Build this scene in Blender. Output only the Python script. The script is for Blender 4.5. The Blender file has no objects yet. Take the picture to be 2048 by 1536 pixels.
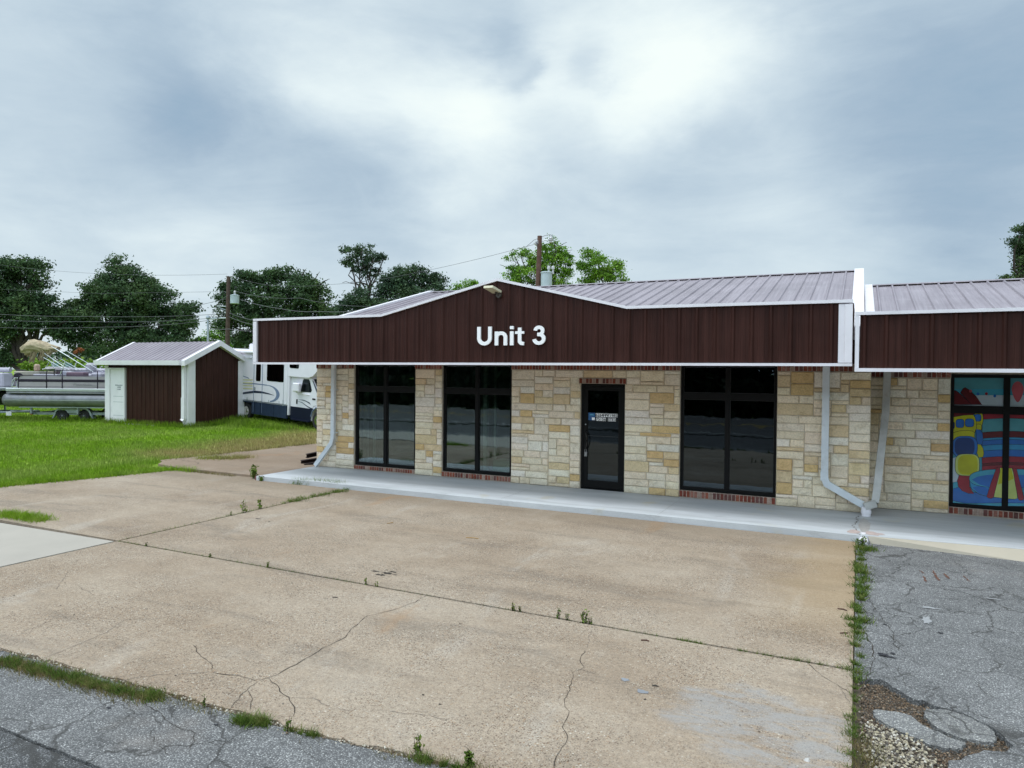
import bpy, math, random
import numpy as np
from mathutils import Vector, Matrix, noise as mnoise
PI=math.pi
random.seed(7); rng=np.random.default_rng(11)
sc=bpy.context.scene
COL=bpy.data.collections.new('scene'); sc.collection.children.link(COL)

# ------------------------------------------------------------------ camera model
YAW,PITCH,ROLL,F=0.45890327,-0.01667821,0.0082441,1404.07
H=2.6
_f=np.array([-math.sin(YAW)*math.cos(PITCH),math.cos(YAW)*math.cos(PITCH),math.sin(PITCH)])
_r0=np.array([math.cos(YAW),math.sin(YAW),0.]); _u0=np.cross(_r0,_f)
_r=_r0*math.cos(ROLL)+_u0*math.sin(ROLL); _u=-_r0*math.sin(ROLL)+_u0*math.cos(ROLL)
def ray(x,y): return _f+(x-1024)/F*_r-(y-768)/F*_u
def onZ(x,y,z=0.):
    d=ray(x,y); t=(z-H)/d[2]; return (d[0]*t,d[1]*t,z)
def onY(x,y,Y):
    d=ray(x,y); t=Y/d[1]; return (d[0]*t,Y,d[2]*t+H)
def onD(x,y,D):
    d=ray(x,y)*D; return Vector((d[0],d[1],d[2]+H))

# ------------------------------------------------------------------ mesh helpers
class MB:
    def __init__(s): s.v=[]; s.f=[]; s.m=[]; s.c=[]; s.sm=False
    def add(s,vs,fs,m=0,c=None):
        o=len(s.v); s.v+= [tuple(v) for v in vs]
        for f in fs: s.f.append(tuple(i+o for i in f)); s.m.append(m); s.c.append(c or (1,1,1))
        return s
    def box(s,a,b,m=0,c=None):
        x0,y0,z0=a;x1,y1,z1=b
        v=[(x0,y0,z0),(x1,y0,z0),(x1,y1,z0),(x0,y1,z0),(x0,y0,z1),(x1,y0,z1),(x1,y1,z1),(x0,y1,z1)]
        return s.add(v,[(3,2,1,0),(4,5,6,7),(0,1,5,4),(1,2,6,5),(2,3,7,6),(3,0,4,7)],m,c)
    def bbox(s,a,b,e=.01,m=0,c=None):
        """box with chamfered edges"""
        x0,y0,z0=a;x1,y1,z1=b
        bmv=[]
        def P(i,j,k,w):
            x=(x0,x1)[i];y=(y0,y1)[j];z=(z0,z1)[k]
            sx=(1,-1)[i]*e; sy=(1,-1)[j]*e; sz=(1,-1)[k]*e
            return [(x,y+sy,z+sz),(x+sx,y,z+sz),(x+sx,y+sy,z)][w]
        idx={}
        for i in (0,1):
            for j in (0,1):
                for k in (0,1):
                    for w in (0,1,2): idx[i,j,k,w]=len(bmv); bmv.append(P(i,j,k,w))
        I=idx; fs=[]
        for i in (0,1): fs.append((I[i,0,0,0],I[i,1,0,0],I[i,1,1,0],I[i,0,1,0]))
        for j in (0,1): fs.append((I[0,j,0,1],I[1,j,0,1],I[1,j,1,1],I[0,j,1,1]))
        for k in (0,1): fs.append((I[0,0,k,2],I[1,0,k,2],I[1,1,k,2],I[0,1,k,2]))
        for i in (0,1):
            for j in (0,1): fs.append((I[i,j,0,0],I[i,j,1,0],I[i,j,1,1],I[i,j,0,1]))
        for i in (0,1):
            for k in (0,1): fs.append((I[i,0,k,0],I[i,1,k,0],I[i,1,k,2],I[i,0,k,2]))
        for j in (0,1):
            for k in (0,1): fs.append((I[0,j,k,1],I[1,j,k,1],I[1,j,k,2],I[0,j,k,2]))
        for i in (0,1):
            for j in (0,1):
                for k in (0,1): fs.append((I[i,j,k,0],I[i,j,k,1],I[i,j,k,2]))
        return s.add(bmv,fs,m,c)
    def prism(s,poly,d,m=0,c=None):
        """poly: list of 3d points, d: extrusion vector"""
        n=len(poly); d=Vector(d)
        v=[tuple(p) for p in poly]+[tuple(Vector(p)+d) for p in poly]
        fs=[tuple(range(n-1,-1,-1)),tuple(range(n,2*n))]+[(i,(i+1)%n,n+(i+1)%n,n+i) for i in range(n)]
        return s.add(v,fs,m,c)
    def tube(s,pts,r,n=8,m=0,c=None,cap=True):
        pts=[Vector(p) for p in pts]
        if not isinstance(r,(list,tuple)): r=[r]*len(pts)
        vs=[];fs=[];up=None
        for i,p in enumerate(pts):
            t=(pts[min(i+1,len(pts)-1)]-pts[max(i-1,0)]).normalized()
            if up is None:
                up=Vector((0,0,1)) if abs(t.z)<.9 else Vector((1,0,0))
            a=t.cross(up).normalized(); b=t.cross(a).normalized(); up=a.cross(t)*1.0 if False else up
            for k in range(n):
                w=2*PI*k/n; vs.append(p+a*math.cos(w)*r[i]+b*math.sin(w)*r[i])
        for i in range(len(pts)-1):
            for k in range(n):
                fs.append((i*n+k,i*n+(k+1)%n,(i+1)*n+(k+1)%n,(i+1)*n+k))
        if cap: fs.append(tuple(range(n-1,-1,-1))); fs.append(tuple((len(pts)-1)*n+k for k in range(n)))
        return s.add(vs,fs,m,c)
    def rtube(s,pts,w,d,m=0,side=Vector((0,1,0))):
        """rectangular duct; side = direction of the depth"""
        pts=[Vector(p) for p in pts]; vs=[];fs=[]
        for i,p in enumerate(pts):
            t0=(pts[i]-pts[i-1]).normalized() if i else None
            t1=(pts[i+1]-pts[i]).normalized() if i<len(pts)-1 else None
            t=((t0 or t1)+(t1 or t0)).normalized()
            a=t.cross(side).normalized(); b=a.cross(t).normalized()
            k=1.
            if t0 and t1: k=1/max(.5,t.dot(t0))
            for x,y in ((-1,-1),(1,-1),(1,1),(-1,1)): vs.append(p+a*x*w/2*k+b*y*d/2)
        for i in range(len(pts)-1):
            for k in range(4): fs.append((i*4+k,i*4+(k+1)%4,(i+1)*4+(k+1)%4,(i+1)*4+k))
        fs+= [(3,2,1,0),tuple((len(pts)-1)*4+k for k in range(4))]
        return s.add(vs,fs,m)
    def cyl(s,c,ax,r,h,n=20,m=0,r2=None):
        ax=Vector(ax).normalized(); c=Vector(c)
        return s.tube([c,c+ax*h],[r,r if r2 is None else r2],n,m)
    def lathe(s,c,ax,prof,n=24,m=0):
        c=Vector(c);ax=Vector(ax).normalized()
        return s.tube([c+ax*h for h,r in prof],[max(r,1e-3) for h,r in prof],n,m)
    def ell(s,c,r,nu=14,nv=9,m=0,fn=None,col=None):
        vs=[];fs=[]
        for j in range(nv+1):
            ph=-PI/2+PI*j/nv
            for i in range(nu):
                th=2*PI*i/nu; d=Vector((math.cos(ph)*math.cos(th),math.cos(ph)*math.sin(th),math.sin(ph)))
                k=fn(d) if fn else 1.
                vs.append((c[0]+d.x*r[0]*k,c[1]+d.y*r[1]*k,c[2]+d.z*r[2]*k))
        for j in range(nv):
            for i in range(nu): fs.append((j*nu+i,j*nu+(i+1)%nu,(j+1)*nu+(i+1)%nu,(j+1)*nu+i))
        return s.add(vs,fs,m,col)
    def build(s,name,mats,parent=None,world=True,smooth=False,origin=None,recalc=True):
        off=Vector((0,0,0))
        if parent is not None and world:
            r=parent
            while r.parent: r=r.parent
            off=Vector(r.location)
        if origin is not None: off=Vector(origin)
        me=bpy.data.meshes.new(name)
        me.from_pydata([(v[0]-off.x,v[1]-off.y,v[2]-off.z) for v in s.v],[],s.f)
        if not isinstance(mats,(list,tuple)): mats=[mats]
        for m in mats: me.materials.append(m)
        me.polygons.foreach_set('material_index',s.m)
        if any(c!=(1,1,1) for c in s.c):
            ca=me.color_attributes.new('Col','FLOAT_COLOR','CORNER')
            arr=[]
            for f,c in zip(s.f,s.c): arr+= [c[0],c[1],c[2],1.]*len(f)
            ca.data.foreach_set('color',arr)
        if recalc and len(s.f)<30000:
            import bmesh
            b=bmesh.new(); b.from_mesh(me); bmesh.ops.recalc_face_normals(b,faces=b.faces); b.to_mesh(me); b.free()
        if smooth: me.polygons.foreach_set('use_smooth',[True]*len(me.polygons))
        me.update()
        o=bpy.data.objects.new(name,me); COL.objects.link(o)
        if parent is not None: o.parent=parent
        if origin is not None: o.location=origin
        if smooth=='auto':
            me.polygons.foreach_set('use_smooth',[True]*len(me.polygons))
            try: me.set_sharp_from_angle(angle=math.radians(35))
            except Exception: pass
        return o
def tag(o,label=None,cat=None,group=None,kind=None):
    if label: o['label']=label
    if cat: o['category']=cat
    if group: o['group']=group
    if kind: o['kind']=kind
    return o
def empty(name,loc,label,cat,group=None,rot=(0,0,0)):
    o=bpy.data.objects.new(name,None); COL.objects.link(o); o.location=loc; o.rotation_euler=rot
    o.empty_display_size=.2
    return tag(o,label,cat,group)
def structure(o): o['kind']='structure'; return o
def separate(o,key):
    """split one mesh object into one object per key(face centre in world)"""
    import bmesh
    me=o.data; off=Vector(o.location); p=o.parent
    while p: off=off+(Vector(p.location) if p.rotation_euler[2]==0 else Vector((0,0,0))); p=p.parent
    ks=[key(f.center+off) for f in me.polygons]; us=sorted(set(ks)); out=[o]
    for k in us[1:]:
        m2=me.copy(); b=bmesh.new(); b.from_mesh(m2); b.faces.ensure_lookup_table()
        bmesh.ops.delete(b,geom=[f for f,kk in zip(b.faces,ks) if kk!=k],context='FACES'); b.to_mesh(m2); b.free()
        c=o.copy(); c.data=m2; COL.objects.link(c); out.append(c)
    b=bmesh.new(); b.from_mesh(me); b.faces.ensure_lookup_table(); bmesh.ops.delete(b,geom=[f for f,kk in zip(b.faces,ks) if kk!=us[0]],context='FACES'); b.to_mesh(me); b.free()
    return out
def copy_tree(o,parent=None):
    c=o.copy(); COL.objects.link(c); c.parent=parent
    for ch in list(o.children): copy_tree(ch,c)
    return c

# ------------------------------------------------------------------ material helpers
class NT:
    def __init__(s,nt): s.nt=nt; s.L=nt.links
    def n(s,t,props=None,**inp):
        nd=s.nt.nodes.new('ShaderNode'+t)
        for k,v in (props or {}).items(): setattr(nd,k,v)
        for k,v in inp.items():
            key=int(k[1:]) if k[0]=='_' and k[1:].isdigit() else k.replace('_',' ')
            s.set(nd.inputs[key],v)
        return nd
    def set(s,sock,v):
        if isinstance(v,bpy.types.NodeSocket): s.L.new(v,sock)
        elif isinstance(v,bpy.types.Node): s.L.new(v.outputs[0],sock)
        else:
            if isinstance(v,(tuple,list)) and len(v)==3 and sock.type=='RGBA': v=(*v,1)
            sock.default_value=v
    def math(s,op,a,b=None,c=None,clamp=False):
        nd=s.nt.nodes.new('ShaderNodeMath'); nd.operation=op; nd.use_clamp=clamp
        s.set(nd.inputs[0],a)
        if b is not None: s.set(nd.inputs[1],b)
        if c is not None: s.set(nd.inputs[2],c)
        return nd.outputs[0]
    def mix(s,f,a,b,mode='MIX'):
        nd=s.nt.nodes.new('ShaderNodeMix'); nd.data_type='RGBA'; nd.blend_type=mode; nd.clamp_factor=True
        s.set(nd.inputs[0],f); s.set(nd.inputs[6],a); s.set(nd.inputs[7],b); return nd.outputs[2]
    def ramp(s,f,stops,interp='LINEAR'):
        nd=s.nt.nodes.new('ShaderNodeValToRGB'); cr=nd.color_ramp; cr.interpolation=interp
        while len(cr.elements)<len(stops): cr.elements.new(.5)
        for e,(p,c) in zip(cr.elements,stops):
            e.position=p; e.color=(*c,1) if isinstance(c,tuple) else (c,c,c,1)
        s.set(nd.inputs[0],f); return nd.outputs[0]
    def noise(s,vec,scale,detail=4,rough=.55,dist=0.):
        nd=s.n('TexNoise',Scale=scale,Detail=detail,Roughness=rough,Distortion=dist); s.set(nd.inputs['Vector'],vec); return nd
    def voro(s,vec,scale,feature='F1'):
        nd=s.n('TexVoronoi',{'feature':feature},Scale=scale); s.set(nd.inputs['Vector'],vec); return nd
    def smooth(s,x,a,b):
        nd=s.n('MapRange',{'interpolation_type':'SMOOTHSTEP'}); s.set(nd.inputs[0],x); nd.inputs[1].default_value=a; nd.inputs[2].default_value=b
        return nd.outputs[0]
    def scalev(s,vec,sc_):
        nd=s.n('VectorMath',{'operation':'MULTIPLY'}); s.set(nd.inputs[0],vec); nd.inputs[1].default_value=sc_; return nd.outputs[0]
def newmat(name):
    m=bpy.data.materials.new(name); m.use_nodes=True; nt=m.node_tree; nt.nodes.clear()
    T=NT(nt); out=T.n('OutputMaterial'); b=T.n('BsdfPrincipled'); T.L.new(b.outputs[0],out.inputs[0])
    g=T.n('NewGeometry'); P=g.outputs['Position']
    return m,T,b,P,out
def bump(T,b,h,strength=.3,dist=.01):
    nd=T.n('Bump',Strength=strength,Distance=dist); T.set(nd.inputs['Height'],h); T.L.new(nd.outputs[0],b.inputs['Normal']); return nd
def simple(name,col,rough=.6,metal=0.,var=.12,scale=3.,bmp=0.,bscale=60.,coat=0.,dirt=None,spec=None):
    m,T,b,P,o=newmat(name)
    nz=T.noise(P,scale,5)
    k=T.ramp(nz.outputs[0],[(.3,1-var),(.7,1+var*.4)])
    c=T.mix(1.,col,k,'MULTIPLY')
    if dirt:
        n2=T.noise(P,dirt[1],6,.65)
        c=T.mix(T.math('MULTIPLY',T.smooth(n2.outputs[0],.5,.75),dirt[2]),c,dirt[0])
    T.set(b.inputs['Base Color'],c); b.inputs['Roughness'].default_value=rough; b.inputs['Metallic'].default_value=metal
    if coat: b.inputs['Coat Weight'].default_value=coat; b.inputs['Coat Roughness'].default_value=.1
    if spec is not None: b.inputs['Specular IOR Level'].default_value=spec
    if bmp: bump(T,b,T.noise(P,bscale,3).outputs[0],bmp,.01)
    return m
def sxyz(T,P): 
    nd=T.n('SeparateXYZ'); T.set(nd.inputs[0],P); return nd.outputs

# exposed-aggregate concrete
def mat_concrete(name='old_aggregate_concrete',tone=(1,1,1),agg=1.,patch=True):
    m,T,b,P,o=newmat(name); X,Y,Z=sxyz(T,P)
    big=T.noise(T.scalev(P,(.5,.8,1)),.7,6,.6).outputs[0]
    base=T.ramp(big,[(.28,(.245,.182,.128)),(.44,(.345,.270,.198)),(.58,(.40,.325,.248)),(.74,(.435,.37,.298))])
    st=T.noise(T.scalev(P,(.35,1.5,1)),1.1,6,.65,.4).outputs[0]
    base=T.mix(T.math('MULTIPLY',T.smooth(st,.50,.70),.6),base,(.205,.17,.135))
    st2=T.noise(T.scalev(P,(1.3,.4,1)),.9,5,.6,.8).outputs[0]
    base=T.mix(T.math('MULTIPLY',T.smooth(st2,.56,.72),.45),base,(.47,.42,.36))
    v=T.voro(P,52); vr=T.n('SeparateColor'); T.set(vr.inputs[0],v.outputs['Color'])
    expo=T.smooth(T.noise(P,.9,4,.6).outputs[0],.38,.6)
    expo=T.math('MULTIPLY_ADD',expo,.6*agg,.4*agg)
    # pebble core mask
    core=T.math('SUBTRACT',1.,T.smooth(v.outputs['Distance'],.25,.5))
    pebc=T.ramp(vr.outputs[0],[(0,(.09,.06,.045)),(.14,(.19,.12,.08)),(.26,(.36,.23,.13)),(.4,(.37,.30,.24)),(.75,(.43,.35,.27)),(.95,(.50,.44,.36)),(1,(.66,.62,.54))])
    sel=T.math('MULTIPLY',T.math('MULTIPLY',core,expo),.95)
    c=T.mix(sel,base,pebc)
    v2=T.voro(P,130); v2r=T.n('SeparateColor'); T.set(v2r.inputs[0],v2.outputs['Color'])
    dk=T.math('MULTIPLY',T.smooth(v2r.outputs[1],.80,.84),T.math('MULTIPLY',expo,.75))
    c=T.mix(dk,c,(.13,.10,.075))
    fine=T.noise(P,220,2).outputs[0]
    c=T.mix(1.,c,T.ramp(fine,[(.3,.74),(.7,1.2)]),'MULTIPLY')
    c=T.mix(1.,c,T.ramp(T.noise(P,24,5,.75).outputs[0],[(.32,.80),(.66,1.14)]),'MULTIPLY')
    c=T.mix(1.,c,T.ramp(T.noise(P,4.5,6,.7).outputs[0],[(.3,.90),(.7,1.08)]),'MULTIPLY')
    # soil washed along the walkway kerb
    w=T.math('ADD',Y,T.math('MULTIPLY',T.noise(P,1.6,4).outputs[0],1.1))
    dirt=T.math('MULTIPLY',T.smooth(w,11.4,12.5),.55)
    c=T.mix(dirt,c,(.215,.165,.115))
    # rust-brown streaks
    ru=T.smooth(T.noise(T.scalev(P,(1,.5,1)),.55,5,.6,.6).outputs[0],.62,.74)
    c=T.mix(T.math('MULTIPLY',ru,.45),c,(.33,.19,.09))
    lx=T.math('MULTIPLY',T.smooth(T.math('ADD',X,T.math('MULTIPLY',st,1.5)),-.6,.5),T.smooth(Y,7.,9.)); c=T.mix(T.math('MULTIPLY',lx,.45),c,(.36,.25,.13))
    if patch:
        dx=T.math('DIVIDE',T.math('ADD',X,.62),.72); dy=T.math('DIVIDE',T.math('SUBTRACT',Y,5.45),.62)
        r2=T.math('ADD',T.math('MULTIPLY',dx,dx),T.math('MULTIPLY',dy,dy))
        r2=T.math('ADD',r2,T.math('MULTIPLY',T.math('SUBTRACT',T.noise(T.scalev(P,(1,2.2,1)),2.2,5,.7).outputs[0],.5),2.6))
        pm=T.math('SUBTRACT',1.,T.smooth(r2,.45,1.25))
        pm=T.math('MULTIPLY',pm,T.smooth(T.noise(T.scalev(P,(1.2,3.,1)),2.2,7,.75,.5).outputs[0],.36,.60))
        c=T.mix(T.math('MULTIPLY',pm,.7),c,T.mix(fine,(.29,.285,.28),(.355,.35,.345)))
    c=T.mix(1.,c,tone,'MULTIPLY')
    T.set(b.inputs['Base Color'],c); b.inputs['Roughness'].default_value=.9; b.inputs['Specular IOR Level'].default_value=.25
    h=T.math('ADD',T.math('MULTIPLY',core,expo),T.math('MULTIPLY',fine,.5))
    bump(T,b,h,.5,.006)
    return m
def mat_asphalt(name,lo,hi,scale=85,dark=.07):
    m,T,b,P,o=newmat(name); X,Y,Z=sxyz(T,P)
    v=T.voro(P,scale); vr=T.n('SeparateColor'); T.set(vr.inputs[0],v.outputs['Color'])
    st=T.ramp(vr.outputs[0],[(0,(dark,dark,dark)),(.3,lo),(.75,hi),(.93,(hi[0]*1.22,hi[1]*1.22,hi[2]*1.2)),(1,(.62,.62,.60))])
    core=T.math('SUBTRACT',1.,T.smooth(v.outputs['Distance'],.35,.65))
    c=T.mix(core,(dark*1.3,dark*1.3,dark*1.3),st)
    big=T.noise(P,.8,6,.62).outputs[0]
    c=T.mix(1.,c,T.ramp(big,[(.3,.80),(.7,1.14)]),'MULTIPLY')
    br=T.smooth(T.noise(P,.5,5,.6).outputs[0],.6,.75)
    c=T.mix(T.math('MULTIPLY',br,.35),c,(.26,.21,.17))
    ev=T.voro(T.n('VectorMath',{'operation':'ADD'},_0=P,_1=T.scalev(T.noise(P,3.,4).outputs[1],(.5,.5,0))).outputs[0],1.15,'DISTANCE_TO_EDGE')
    cm=T.math('SUBTRACT',1.,T.smooth(ev.outputs[0],.004,.02))
    cm=T.math('MULTIPLY',cm,T.smooth(T.noise(P,.6,3).outputs[0],.38,.54))
    ev2=T.voro(T.n('VectorMath',{'operation':'ADD'},_0=P,_1=T.scalev(T.noise(P,6.,4).outputs[1],(.22,.22,0))).outputs[0],3.4,'DISTANCE_TO_EDGE')
    cm2=T.math('MULTIPLY',T.math('SUBTRACT',1.,T.smooth(ev2.outputs[0],.008,.035)),T.smooth(T.noise(P,.9,4).outputs[0],.50,.62))
    c=T.mix(T.math('MULTIPLY',T.math('MAXIMUM',cm,cm2),.75),c,(.05,.048,.045))
    pt=T.smooth(T.noise(P,2.2,6,.7).outputs[0],.35,.65); c=T.mix(1.,c,T.ramp(pt,[(0,.86),(1,1.08)]),'MULTIPLY')
    T.set(b.inputs['Base Color'],c); b.inputs['Roughness'].default_value=.85; b.inputs['Specular IOR Level'].default_value=.3
    bump(T,b,core,.6,.008)
    return m
def lawn_nodes(T,P):
    X,Y,Z=sxyz(T,P)
    n1=T.noise(P,.45,6,.62).outputs[0]; n2=T.noise(P,3.5,5,.7).outputs[0]
    g=T.ramp(n2,[(.25,(.11,.20,.012)),(.5,(.20,.345,.018)),(.75,(.31,.44,.04))])
    g=T.mix(T.smooth(n1,.42,.62),g,(.25,.35,.06))
    n3=T.noise(P,1.5,6,.7).outputs[0]; g=T.mix(T.math('MULTIPLY',T.smooth(n3,.54,.68),.7),g,(.07,.15,.02)); g=T.mix(T.math('MULTIPLY',T.smooth(n3,.46,.34),.5),g,(.34,.38,.10))
    # worn straw band next to the driveway
    e=T.math('ADD',X,T.math('MULTIPLY',T.math('SUBTRACT',Y,14.),.18))
    e=T.math('ADD',e,T.math('MULTIPLY',T.math('SUBTRACT',T.noise(P,.35,6,.7).outputs[0],.5),7.))
    band=T.math('MULTIPLY',T.smooth(e,-21.5,-18.2),T.smooth(Y,13.,15.))
    band=T.math('MULTIPLY',band,T.ramp(n2,[(.3,.55),(.6,.95)]))
    g=T.mix(band,g,(.40,.31,.15))
    yl=T.math('MULTIPLY',T.smooth(T.noise(P,1.1,6,.7).outputs[0],.56,.7),.55)
    g=T.mix(yl,g,(.33,.36,.09))
    # rich dark growth beside shed and camper
    return g
def mat_lawn():
    m,T,b,P,o=newmat('lawn_green'); g=lawn_nodes(T,P); f=T.noise(T.scalev(P,(1,1,.2)),28,3).outputs[0]
    g=T.mix(1.,g,T.ramp(f,[(.3,.55),(.7,1.2)]),'MULTIPLY')
    T.set(b.inputs['Base Color'],g); b.inputs['Roughness'].default_value=.9; b.inputs['Specular IOR Level'].default_value=.1
    bump(T,b,T.noise(P,14,4,.7).outputs[0],1.,.06); return m
def mat_blade(name='grass_blade',lawn=True,cols=None):
    m,T,b,P,o=newmat(name)
    if lawn: g=lawn_nodes(T,P)
    else:
        g=T.ramp(T.noise(P,9,4,.6).outputs[0],cols)
    a=T.n('Attribute',{'attribute_name':'Col'})
    g=T.mix(1.,g,a.outputs[0],'MULTIPLY')
    T.set(b.inputs['Base Color'],g); b.inputs['Roughness'].default_value=.7; b.inputs['Specular IOR Level'].default_value=.2
    tr=T.n('BsdfTranslucent'); T.set(tr.inputs[0],g)
    mx=T.n('MixShader'); mx.inputs[0].default_value=.35; T.L.new(b.outputs[0],mx.inputs[1]); T.L.new(tr.outputs[0],mx.inputs[2]); T.L.new(mx.outputs[0],o.inputs[0])
    return m
def mat_leaf(name,c0,c1,c2):
    m,T,b,P,o=newmat(name)
    a=T.n('Attribute',{'attribute_name':'Col'})
    g=T.ramp(T.noise(P,.55,5,.65).outputs[0],[(.33,c0),(.52,c1),(.7,c2)])
    g=T.mix(1.,g,a.outputs[0],'MULTIPLY')
    T.set(b.inputs['Base Color'],g); b.inputs['Roughness'].default_value=.6; b.inputs['Specular IOR Level'].default_value=.25
    tr=T.n('BsdfTranslucent'); T.set(tr.inputs[0],g)
    mx=T.n('MixShader'); mx.inputs[0].default_value=.3; T.L.new(b.outputs[0],mx.inputs[1]); T.L.new(tr.outputs[0],mx.inputs[2]); T.L.new(mx.outputs[0],o.inputs[0])
    return m
def mat_col(name,rough=.85,stone=True):
    m,T,b,P,o=newmat(name); a=T.n('Attribute',{'attribute_name':'Col'})
    n1=T.noise(P,7,6,.65).outputs[0]; n2=T.noise(P,38,4,.6).outputs[0]
    c=T.mix(1.,a.outputs[0],T.ramp(n1,[(.3,(.86,.82,.75)),(.48,(1.03,1.015,.99)),(.72,(1.10,1.085,1.06))]),'MULTIPLY')
    c=T.mix(1.,c,T.ramp(n2,[(.3,.84),(.62,1.10)]),'MULTIPLY')
    if stone:
        tan=T.smooth(T.noise(P,4.2,6,.7,.5).outputs[0],.58,.72)
        c=T.mix(T.math('MULTIPLY',tan,.34),c,(.56,.38,.18))
        X_,Y_,Z_=sxyz(T,P)
        gd=T.math('SUBTRACT',1.,T.smooth(T.math('ADD',Z_,T.math('MULTIPLY',T.noise(P,3.,5,.7).outputs[0],.35)),.22,.48)); c=T.mix(T.math('MULTIPLY',gd,.45),c,(.30,.24,.16))
        sp=T.smooth(T.noise(P,24,5,.75).outputs[0],.64,.72); big=T.smooth(T.noise(P,2.3,3).outputs[0],.56,.66)
        c=T.mix(T.math('MULTIPLY',T.math('MULTIPLY',sp,big),.75),c,(.11,.08,.05))
    T.set(b.inputs['Base Color'],c); b.inputs['Roughness'].default_value=rough; b.inputs['Specular IOR Level'].default_value=.2
    bump(T,b,T.math('ADD',T.math('MULTIPLY',n1,1.),T.math('MULTIPLY',n2,.5)),1.,.04)
    return m
def mat_glass(name,tint,refl,wave=.0014,wscale=1.6,inner=(.55,.62,.58)):
    m,T,b,P,o=newmat(name); T.nt.nodes.remove(b)
    gl=T.n('BsdfGlossy',Roughness=.015); T.set(gl.inputs['Color'],tint)
    tr=T.n('BsdfTransparent'); T.set(tr.inputs[0],inner)
    fr=T.n('Fresnel',IOR=1.5)
    k=T.math('ADD',T.math('MULTIPLY',fr.outputs[0],.9),refl,clamp=True)
    nz=T.noise(T.scalev(P,(1.,1.,1.3)),wscale,3,.5).outputs[0]
    nd=T.n('Bump',Strength=1.,Distance=wave); T.set(nd.inputs['Height'],nz); T.L.new(nd.outputs[0],gl.inputs['Normal'])
    mx=T.n('MixShader'); T.set(mx.inputs[0],k); T.L.new(tr.outputs[0],mx.inputs[1]); T.L.new(gl.outputs[0],mx.inputs[2]); T.L.new(mx.outputs[0],o.inputs[0])
    return m
def mat_panel(name,col,rough=.42,streak=.38):
    m,T,b,P,o=newmat(name)
    s=T.noise(T.scalev(P,(9,9,.35)),1.5,5,.6).outputs[0]; n=T.noise(P,1.3,4).outputs[0]
    c=T.mix(1.,col,T.ramp(s,[(.3,1-streak),(.7,1+streak*.5)]),'MULTIPLY')
    c=T.mix(1.,c,T.ramp(n,[(.3,.9),(.7,1.1)]),'MULTIPLY')
    gr=T.noise(P,160,2).outputs[0]; c=T.mix(1.,c,T.ramp(gr,[(.3,.85),(.7,1.15)]),'MULTIPLY')
    T.set(b.inputs['Base Color'],c); b.inputs['Roughness'].default_value=rough; b.inputs['Specular IOR Level'].default_value=.12
    bump(T,b,T.noise(P,2.2,3).outputs[0],.5,.02); return m
def mat_roof():
    m,T,b,P,o=newmat('faded_roof_metal')
    s=T.noise(T.scalev(P,(14,.5,.5)),1.2,5,.65).outputs[0]; n=T.noise(P,.9,5,.6).outputs[0]
    c=T.ramp(s,[(.3,(.238,.208,.235)),(.6,(.308,.275,.305)),(.75,(.36,.33,.36))])
    c=T.mix(1.,c,T.ramp(n,[(.3,.86),(.7,1.1)]),'MULTIPLY')
    w=T.smooth(T.noise(T.scalev(P,(1,6,6)),1.3,4,.6).outputs[0],.62,.7)
    c=T.mix(T.math('MULTIPLY',w,.3),c,(.45,.42,.46))
    T.set(b.inputs['Base Color'],c); b.inputs['Roughness'].default_value=.5; return m
def mat_walk():
    m,T,b,P,o=newmat('smooth_walkway_concrete'); X,Y,Z=sxyz(T,P)
    n=T.noise(T.scalev(P,(.35,2.2,1)),1.4,6,.62,.3).outputs[0]
    c=T.ramp(n,[(.3,(.40,.415,.43)),(.5,(.50,.52,.54)),(.7,(.58,.605,.625))])
    c=T.mix(1.,c,T.ramp(T.noise(P,90,3).outputs[0],[(.3,.93),(.7,1.05)]),'MULTIPLY')
    # canopy shade painted into the colour, darker towards the wall
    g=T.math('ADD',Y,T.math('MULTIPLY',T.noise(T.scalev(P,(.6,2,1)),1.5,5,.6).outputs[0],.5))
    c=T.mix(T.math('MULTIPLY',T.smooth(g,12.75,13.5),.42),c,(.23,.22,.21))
    wt=T.smooth(T.noise(T.scalev(P,(.5,3.,1)),2.4,6,.7,.4).outputs[0],.54,.70); c=T.mix(T.math('MULTIPLY',wt,.4),c,(.25,.25,.25))
    yl=T.smooth(T.noise(P,1.0,4).outputs[0],.62,.72); c=T.mix(T.math('MULTIPLY',yl,.4),c,(.44,.38,.24))
    T.set(b.inputs['Base Color'],c); b.inputs['Roughness'].default_value=.75; bump(T,b,T.noise(P,60,3).outputs[0],.2,.005); return m

M={}
M['conc']=mat_concrete()
M['conc_b']=mat_concrete('apron_concrete',(1.0,.96,.96),.5,False)
M['pale']=simple('pale_new_concrete',(.40,.365,.315),.85,var=.08,scale=1.2,bmp=.2,dirt=((.42,.38,.33),1.5,.35))
M['walk']=mat_walk()
M['ramp']=simple('cream_ramp_concrete',(.47,.42,.335),.85,var=.1,scale=2,bmp=.2,dirt=((.40,.36,.30),2,.4))
M['asph']=mat_asphalt('weathered_asphalt',(.225,.225,.225),(.31,.31,.308),85,.10)
M['asph2']=mat_asphalt('darker_road_asphalt',(.135,.138,.142),(.21,.213,.218),110,.05)
M['crack']=simple('crack_dark',(.045,.036,.028),1.)
M['gcrack']=simple('grey_crack',(.13,.11,.095),1.)
M['soil']=simple('joint_soil',(.085,.065,.045),1.,var=.4,scale=20,bmp=.8)
M['lawn']=mat_lawn(); M['blade']=mat_blade()
M['weed']=mat_blade('weed_green',False,[(.3,(.065,.13,.02)),(.5,(.13,.20,.035)),(.7,(.25,.24,.08))])
M['dry']=mat_blade('dry_grass',False,[(.3,(.10,.12,.03)),(.5,(.20,.17,.07)),(.7,(.33,.25,.12))])
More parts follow.
